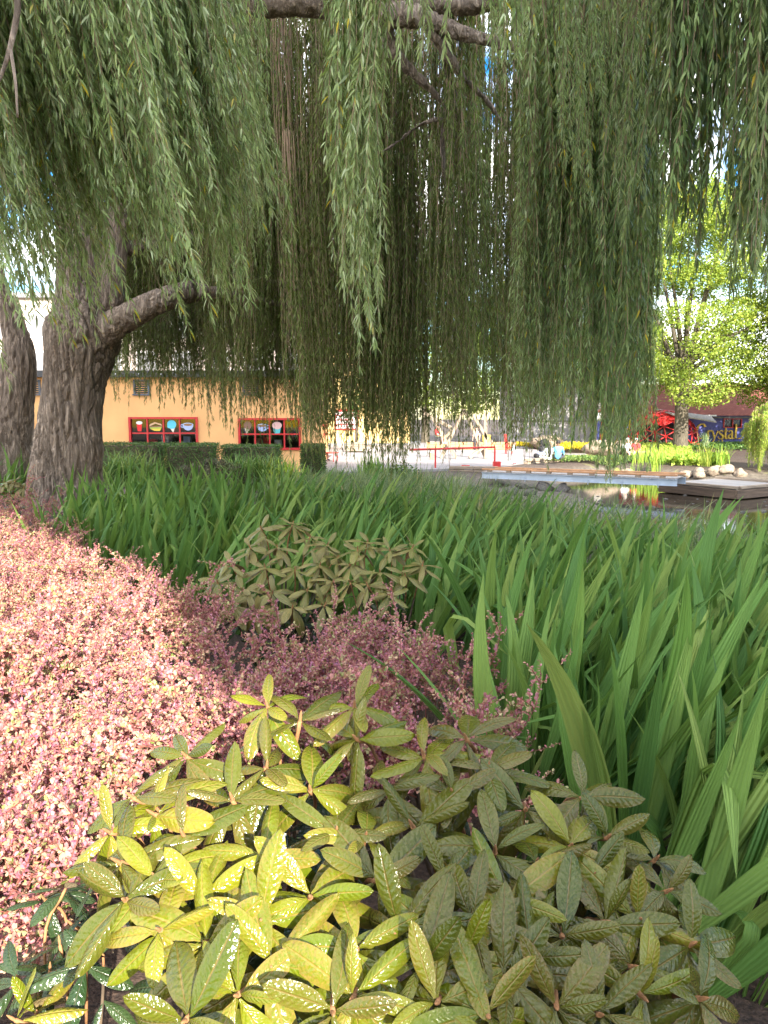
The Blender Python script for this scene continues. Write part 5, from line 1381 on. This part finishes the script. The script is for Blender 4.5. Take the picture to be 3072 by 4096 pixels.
# geodesic dome of red struts
DY = 51.5
dome = thing('geodesic_dome', 'red geodesic lattice dome at the corner of the blue shop', 'dome', (float((2640 - W0 / 2) / FPX * DY), DY, -.2))
bm = bmesh.new(); bmesh.ops.create_icosphere(bm, subdivisions=3, radius=1.0)
bmesh.ops.rotate(bm, verts=bm.verts, cent=(0, 0, 0), matrix=Matrix.Rotation(.3, 3, 'Y') @ Matrix.Rotation(.4, 3, 'X'))
cyl = tri_mesh('strut', *(lambda r: (r[0], r[1], M['red']))(tube([(0, 0, 0), (0, 0, 1)], .035, 6)))
dr, dh = 2.5, 2.3
cov = Geo()
def dsc(v): return Vector((v.x * dr, v.y * dr * .9, v.z * dh + .05))
for e in bm.edges:
    a, b = e.verts[0].co, e.verts[1].co
    if min(a.z, b.z) < -.08 or max(a.y, b.y) > .45: continue
    pa, pb_ = dsc(a), dsc(b); d = pb_ - pa
    link('strut', cyl, dome, pa, d.to_track_quat('Z', 'Y').to_euler(), (1, 1, d.length))
for i, f in enumerate([f for f in bm.faces if f.calc_center_median().z > .62]):
    me = bpy.data.meshes.new('panel'); me.from_pydata([tuple(dsc(v.co * .985)) for v in f.verts], [], [(0, 1, 2)]); me.materials.append(M['scarlet'] if i % 3 else M['red']); link('panel', me, dome)
bm.free()
V, T, A = tube([(0, .7, 0), (0, .7, 1.4)], [1.7, 1.4], 14); link('inner_drum', tri_mesh('inner_drum', V, T, M['dark']), dome)
me = bpy.data.meshes.new('canopy'); me.from_pydata([(.1, -1.6, 2.05), (2.9, -1.9, 1.55), (3.4, .2, 1.95), (-.4, .5, 2.45), (.1, -1.6, 1.97), (2.9, -1.9, 1.47), (3.4, .2, 1.87), (-.4, .5, 2.37)], [], [(0, 1, 2, 3), (7, 6, 5, 4), (0, 4, 5, 1), (1, 5, 6, 2), (2, 6, 7, 3), (3, 7, 4, 0)]); me.materials.append(M['grey_timber']); link('canopy', me, dome)
box('kerb', (0, -2.2, .0), (4.6, .2, .22), M['red'], dome)
pst = thing('painted_post', 'narrow post half blue half red left of the dome', 'post', (float((2395 - W0 / 2) / FPX * 52), 52, -.5))
box('blue_side', (-.09, 0, .95), (.18, .18, 1.9), M['navy'], pst); box('red_side', (.075, 0, .95), (.146, .176, 1.9), M['scarlet'], pst); box('cap', (0, 0, 2.2), (.5, .3, .5), M['white'], pst, None, .1)
box('little_roof', (.25, 0, 2.75), (1.1, .6, .08), M['shingle'], pst, (0, R(-25), 0))

# ------------------------------------------------------------------ plaza furniture
rl = thing('red_handrail', 'long red steel handrail at the edge of the plaza landing', 'railing', on_z(1978, 1866, PLAZA))
ra = np.array(rl.location); rb = on_z(1720, 1872, PLAZA) - ra
rod('top_rail', [(0, 0, .86), tuple(rb * 1.3 + np.array([0, 0, .80]))], .045, M['red'], rl)
for f in (0.0, .92): p = rb * f; box('post', (p[0], p[1], .42), (.07, .07, .84), M['red'], rl)
box('base_plate', (.08, -.1, .06), (.32, .3, .34), M['red'], rl); box('base_plate', (rb[0] * .47, rb[1] * .47 - .35, -.04), (.34, .2, .3), M['red'], rl)
pk = thing('timber_planter', 'square timber planter with a slim trunk on the plaza', 'planter', on_z(1425, 1808, PLAZA))
for i in range(4): box('board', (0, 0, .14 + i * .14), (1.15, 1.15, .13), M['timber'], pk, None, .01)
box('foot', (0, 0, .03), (.8, .8, .08), M['fascia'], pk); rod('trunk', [(0, 0, .5), (.03, 0, 1.6), (.0, 0, 3.0)], .09, M['bark2'], pk)
V, T, A = leaf_cloud(rng.normal(0, .55, (1500, 3)) + np.array([0, 0, 3.2]), unit(rng.normal(0, 1, (1500, 3))), .14); link('crown', tri_mesh('crown', V, T, M['hedge'], A, None, False), pk)
tb = thing('red_bench', 'low round red metal bench on the plaza beside the hedge block', 'bench', on_z(1322, 1846, PLAZA))
V, T, A = tube([(0, 0, .42), (0, 0, .46)], .42, 24); link('seat', tri_mesh('seat', V, T, M['red']), tb)
for a in (0.4, 2.0, 3.6, 5.2): rod('leg', [(math.cos(a) * .36, math.sin(a) * .36, 0), (math.cos(a) * .34, math.sin(a) * .34, .42)], .018, M['red'], tb)
ch = thing('red_chair', 'red plastic chair standing on the plaza near the toddler', 'chair', on_z(2030, 1815, PLAZA))
box('seat', (.1, 0, .36), (.5, .5, .08), M['scarlet'], ch, None, .02); box('backrest', (-.12, 0, .78), (.09, .5, .8), M['scarlet'], ch, (0, R(-6), 0), .02)
for dx in (-.1, .3):
    for dy in (-.2, .2): rod('leg', [(dx, dy, 0), (dx, dy, .34)], .025, M['scarlet'], ch)
cf = thing('climbing_frame', 'grey timber climbing frame of crossed beams on the plaza', 'play frame', on_z(1850, 1835, PLAZA))
for a, b in (((-1.55, .2, 2.1), (-.35, 0, .05)), ((-1.2, .5, .75), (-.55, .3, 1.5)), ((-.55, .3, 1.6), (-2.0, .6, 2.4)), ((.35, 0, .05), (1.6, .3, .95)), ((.55, .2, 2.3), (1.35, .2, 1.0)), ((1.25, .2, 0), (1.2, .2, 2.4)), ((-1.1, .5, 0), (.1, .5, 2.6)), ((.1, .5, 2.6), (1.3, .5, 0))):
    bar('beam', a, b, .17, .17, M['timber'], cf, .015)
for i in range(3): rod('rope', [(-1.0 + i * .4, .5, .6 + .5 * i), (1.2 - i * .3, .5, .5 + .5 * i)], .02, M['fascia'], cf, 5)
sw = thing('low_timber_wall', 'low orange timber wall behind the climbing frame', 'wall', on_z(1860, 1800, PLAZA))
for i in range(3):
    bar('board', (-2.6, .3, .1 + i * .17), (3.4, .3, .1 + i * .17), .12, .16, M['timber_orange'], sw, .01)
ybk = thing('yellow_box', 'bright yellow box on top of the low timber wall', 'box', on_z(1947, 1800, PLAZA) + np.array([0, .3, .55]))
box('body', (0, 0, .2), (.5, .35, .4), M['mustard'], ybk, None, .03); box('lid', (0, 0, .425), (.54, .39, .05), M['mustard'], ybk, None, .01)
bollard = thing('wooden_bollard', 'short square orange timber bollard by the red rail', 'bollard', on_z(1728, 1838, PLAZA))
box('post', (0, 0, .16), (.2, .2, .32), M['timber_orange'], bollard, None, .01); box('top', (0, 0, .335), (.22, .22, .03), M['timber'], bollard)

# stroller
stp = thing('stroller', 'black hooded stroller standing beside the seated couple', 'stroller', on_z(2168, 1832, PLAZA))
def hood():
    V, T = [], []; n, m = 9, 10
    for i in range(n):
        a = R(10 + 150 * i / (n - 1))
        for j in range(m):
            b = R(180 * j / (m - 1)); V.append((.30 * math.cos(a) * math.sin(b) ** .5 + .1, .25 * math.cos(b), .68 + .36 * math.sin(a) * math.sin(b) ** .5))
    for i in range(n - 1):
        for j in range(m - 1): a = i * m + j; T += [(a, a + 1, a + m + 1), (a, a + m + 1, a + m)]
    return np.array(V), np.array(T)
M['black'] = plain('black_fabric', (.014, .014, .016), .8)
V, T = hood(); link('hood', tri_mesh('hood', V, T, M['black']), stp)
box('seat', (.05, 0, .52), (.5, .44, .34), M['black'], stp, (0, R(-20), 0), .08); box('basket', (.0, 0, .25), (.5, .4, .16), M['cup_blue'], stp, None, .04)
rod('handle', [(.0, -.2, .7), (-.34, -.2, .98), (-.40, -.1, 1.02), (-.40, .1, 1.02), (-.34, .2, .98), (.0, .2, .7)], .018, M['black'], stp)
for s_ in (-.22, .22): rod('frame_tube', [(-.1, s_, .75), (.3, s_, .12)], .016, M['fascia'], stp); rod('frame_tube', [(.15, s_, .6), (-.28, s_, .12)], .016, M['fascia'], stp)
for dx, s_ in ((.32, -.22), (.32, .22), (-.3, -.24), (-.3, .24)):
    wv = rod('wheel', [(dx, s_ - .02, .12), (dx, s_ + .02, .12)], .12, M['black'], stp, 16)

# ------------------------------------------------------------------ people
M['skin_l'] = plain('light_skin', (.55, .33, .25), .6, var=.05); M['skin_d'] = plain('dark_skin', (.12, .065, .04), .6, var=.05); M['skin_m'] = plain('tan_skin', (.36, .20, .13), .6, var=.05)
M['hair_black'] = plain('black_hair', (.015, .012, .011), .6); M['hair_grey'] = plain('grey_hair', (.6, .58, .56), .7); M['hair_brown'] = plain('brown_hair', (.07, .04, .025), .6)
for k, c in (('cl_blue', (.12, .42, .75)), ('cl_cream', (.66, .68, .60)), ('cl_white', (.8, .8, .8)), ('cl_red', (.65, .05, .06)), ('cl_pale', (.55, .68, .72)), ('cl_dark', (.05, .05, .06)), ('cl_khaki', (.16, .15, .10)), ('cl_tan', (.50, .42, .32)), ('cl_shirt', (.30, .48, .62))): M[k] = plain(k, c, .85, var=.08, scale=12)
def person(label, pos, rotz, H, joints, top, bottom, skin, hair, shoes='cl_dark', long_hair=False, sleeves='half', hat=None):
    """one skin grown over a jointed skeleton; joints in metres for a body of height 1.75"""
    k = H / 1.75; J = {n: Vector(v) * k for n, v in joints.items()}
    seq = [('pelvis', None, .135, bottom), ('waist', 'pelvis', .125, top), ('chest', 'waist', .15, top), ('neck', 'chest', .062, skin), ('chin', 'neck', .072, skin), ('head', 'chin', .098, skin), ('crown', 'head', .075, skin)]
    for s in 'lr':
        seq += [('sh' + s, 'chest', .075, top), ('el' + s, 'sh' + s, .047, top), ('wr' + s, 'el' + s, .034, skin if sleeves == 'half' else top), ('ha' + s, 'wr' + s, .036, skin), ('fi' + s, 'ha' + s, .018, skin),
                ('hp' + s, 'pelvis', .10, bottom), ('kn' + s, 'hp' + s, .068, bottom), ('an' + s, 'kn' + s, .044, bottom if sleeves != 'half' or bottom not in ('cl_khaki', 'cl_tan') else skin), ('to' + s, 'an' + s, .042, shoes)]
    for s in 'lr':
        w, e = J['wr' + s], J['el' + s]; d = (w - e).normalized()
        J['ha' + s] = w + d * .09 * k; J['fi' + s] = w + d * .19 * k
    J['chin'] = J['neck'].lerp(J['head'], .55); J['crown'] = J['head'] + (J['head'] - J['neck']).normalized() * .085 * k
    names = [q[0] for q in seq]; idx = {n: i for i, n in enumerate(names)}
    me = bpy.data.meshes.new('skeleton'); me.from_pydata([tuple(J[n]) for n in names], [(idx[q[0]], idx[q[1]]) for q in seq if q[1]], [])
    tmp = bpy.data.objects.new('skeleton', me); COL.objects.link(tmp)
    md = tmp.modifiers.new('skin', 'SKIN'); md.use_smooth_shade = True
    for i, q in enumerate(seq):
        sv = me.skin_vertices[0].data[i]; sv.radius = (q[2] * k, q[2] * k * (1.12 if q[0] in ('head', 'crown', 'chin') else .85)); sv.use_root = (i == 0)
    sb = tmp.modifiers.new('sub', 'SUBSURF'); sb.levels = 2
    dg = bpy.context.evaluated_depsgraph_get(); out = bpy.data.meshes.new_from_object(tmp.evaluated_get(dg))
    bpy.data.objects.remove(tmp)
    mats = [top, bottom, skin, shoes]; out.materials.clear()
    for m_ in mats: out.materials.append(M[m_])
    for p in out.polygons:
        c = p.center; best, bm_ = 1e9, 0
        for q in seq:
            if not q[1]: continue
            a, b = J[q[1]], J[q[0]]; t = max(0, min(1, (c - a).dot(b - a) / max((b - a).length_squared, 1e-9)))
            dd = (c - a.lerp(b, t)).length - q[2] * k * .6
            mm = q[3] if t > .25 or q[0] in ('chin', 'head', 'neck') else q[3]
            if dd < best: best, bm_ = dd, mats.index(mm)
        p.material_index = bm_; p.use_smooth = True
    o = thing('person', label, 'person', tuple(pos), rotz)
    link('body', out, o)
    hd = J['head']; up = (J['head'] - J['neck']).normalized()
    bmh = bmesh.new(); bmesh.ops.create_icosphere(bmh, subdivisions=3, radius=1.0)
    for v in list(bmh.verts):
        p = v.co.copy(); v.co = hd + up * .03 * k + Vector((p.x * .098, p.y * .112 + .012, p.z * .118)) * k * 1.06
    bmesh.ops.delete(bmh, geom=[v for v in bmh.verts if (v.co - hd).y < -.055 * k and (v.co - hd).dot(up) < .075 * k or (v.co - hd).dot(up) < -.06 * k], context='VERTS')
    hm = bpy.data.meshes.new('hair'); bmh.to_mesh(hm); bmh.free(); hm.materials.append(M[hair]); link('hair', hm, o)
    for s in (-1, 1):                                                   # eyes, nose and ears
        box('ear', tuple(hd + Vector((s * .104, .01, .0)) * k), (.018 * k, .045 * k, .06 * k), M[skin], o, None, .006 * k)
        box('eye', tuple(hd + Vector((s * .036, -.112, .012)) * k), (.022 * k, .01 * k, .012 * k), M['hair_black'], o)
    box('nose', tuple(hd + Vector((0, -.125, -.02)) * k), (.024 * k, .035 * k, .045 * k), M[skin], o, None, .008 * k)
    box('mouth', tuple(hd + Vector((0, -.112, -.062)) * k), (.045 * k, .008 * k, .009 * k), M['pinkish'], o)
    if long_hair:
        V, T, A = tube([tuple(hd + Vector((0, .07, .02)) * k), tuple(hd + Vector((0, .12, -.18)) * k), tuple(hd + Vector((0, .16, -.42)) * k), tuple(hd + Vector((0, .17, -.6)) * k)], [.09 * k, .11 * k, .10 * k, .04 * k], 10); link('long_hair', tri_mesh('long_hair', V, T, M[hair]), o)
    if hat:
        V, T, A = tube([tuple(hd + up * .06 * k), tuple(hd + up * .075 * k), tuple(hd + up * .08 * k), tuple(hd + up * .16 * k), tuple(hd + up * .18 * k)], [.16 * k, .165 * k, .115 * k, .105 * k, .05 * k], 14); link('hat', tri_mesh('hat', V, T, M[hat]), o)
    return o
# the figures face -y in their own frame; sitting ones have their seat at the origin
SIT = dict(pelvis=(0, .02, .10), waist=(0, .05, .28), chest=(0, .05, .47), neck=(0, .0, .63), head=(0, -.05, .76), shl=(.19, .05, .53), shr=(-.19, .05, .53), ell=(.26, -.08, .27), elr=(-.26, -.08, .27), wrl=(.16, -.30, .17), wrr=(-.16, -.30, .17), hpl=(.10, -.02, .08), hpr=(-.10, -.02, .08), knl=(.13, -.45, .09), knr=(-.13, -.45, .09), anl=(.13, -.50, -.36), anr=(-.13, -.50, -.36), tol=(.14, -.66, -.40), tor=(-.14, -.66, -.40))
CROSS = dict(SIT, knl=(.30, -.32, .16), knr=(-.30, -.32, .16), anl=(.02, -.42, .06), anr=(-.02, -.36, .05), tol=(-.12, -.46, .05), tor=(.12, -.42, .05))
STAND = dict(pelvis=(0, 0, .92), waist=(0, .01, 1.08), chest=(0, .01, 1.28), neck=(0, -.01, 1.45), head=(0, -.03, 1.60), shl=(.18, 0, 1.36), shr=(-.18, 0, 1.36), ell=(.26, .02, 1.08), elr=(-.26, .02, 1.08), wrl=(.26, -.10, .86), wrr=(-.26, -.10, .86), hpl=(.09, 0, .88), hpr=(-.09, 0, .88), knl=(.10, -.03, .48), knr=(-.10, .01, .48), anl=(.10, 0, .07), anr=(-.11, .03, .07), tol=(.11, -.15, .03), tor=(-.12, -.12, .03))
def seat_at(px, py): p = on_z(px, py, PLAZA + .17); return p
person('man in a bright blue shirt seated on the quay with his arm to the woman', seat_at(2232, 1838) + np.array([0, .05, 0]), math.pi * .93, 1.80, CROSS, 'cl_blue', 'cl_dark', 'skin_d', 'hair_black')
person('woman in a cream dress with long dark hair leaning on the man in blue', seat_at(2203, 1840) + np.array([-.12, .0, 0]), math.pi * 1.08, 1.66, CROSS, 'cl_cream', 'cl_cream', 'skin_m', 'hair_black', 'cl_dark', True)
person('person in a white shirt seated at the far end of the quay', seat_at(2505, 1816), R(20), 1.72, SIT, 'cl_white', 'cl_tan', 'skin_l', 'hair_grey', 'cl_white')
person('person in a red top with white hair seated at the quay end', seat_at(2542, 1815), R(-10), 1.70, SIT, 'cl_red', 'cl_tan', 'skin_l', 'hair_grey', 'cl_white')
person('toddler in a pale blue smock standing on the plaza', on_z(2055, 1856, PLAZA), R(60), 1.05, STAND, 'cl_pale', 'cl_pale', 'skin_l', 'hair_brown', 'cl_red')
person('older man in a light blue shirt seated behind the hedge block', on_z(1262, 1850, PLAZA) + np.array([0, 1.3, .45]), R(60), 1.74, SIT, 'cl_shirt', 'cl_khaki', 'skin_l', 'hair_grey')
person('child in a red shirt perched on the climbing frame', np.array(cf.location) + np.array([-1.35, .1, 1.12]), R(60), 1.30, SIT, 'cl_red', 'cl_khaki', 'skin_l', 'hair_brown', 'cl_blue')
person('person in a pink top standing behind the climbing frame', on_z(1905, 1800, PLAZA), R(-20), 1.55, STAND, 'pinkish', 'cl_dark', 'skin_l', 'hair_brown')
print('objects', len(bpy.data.objects))
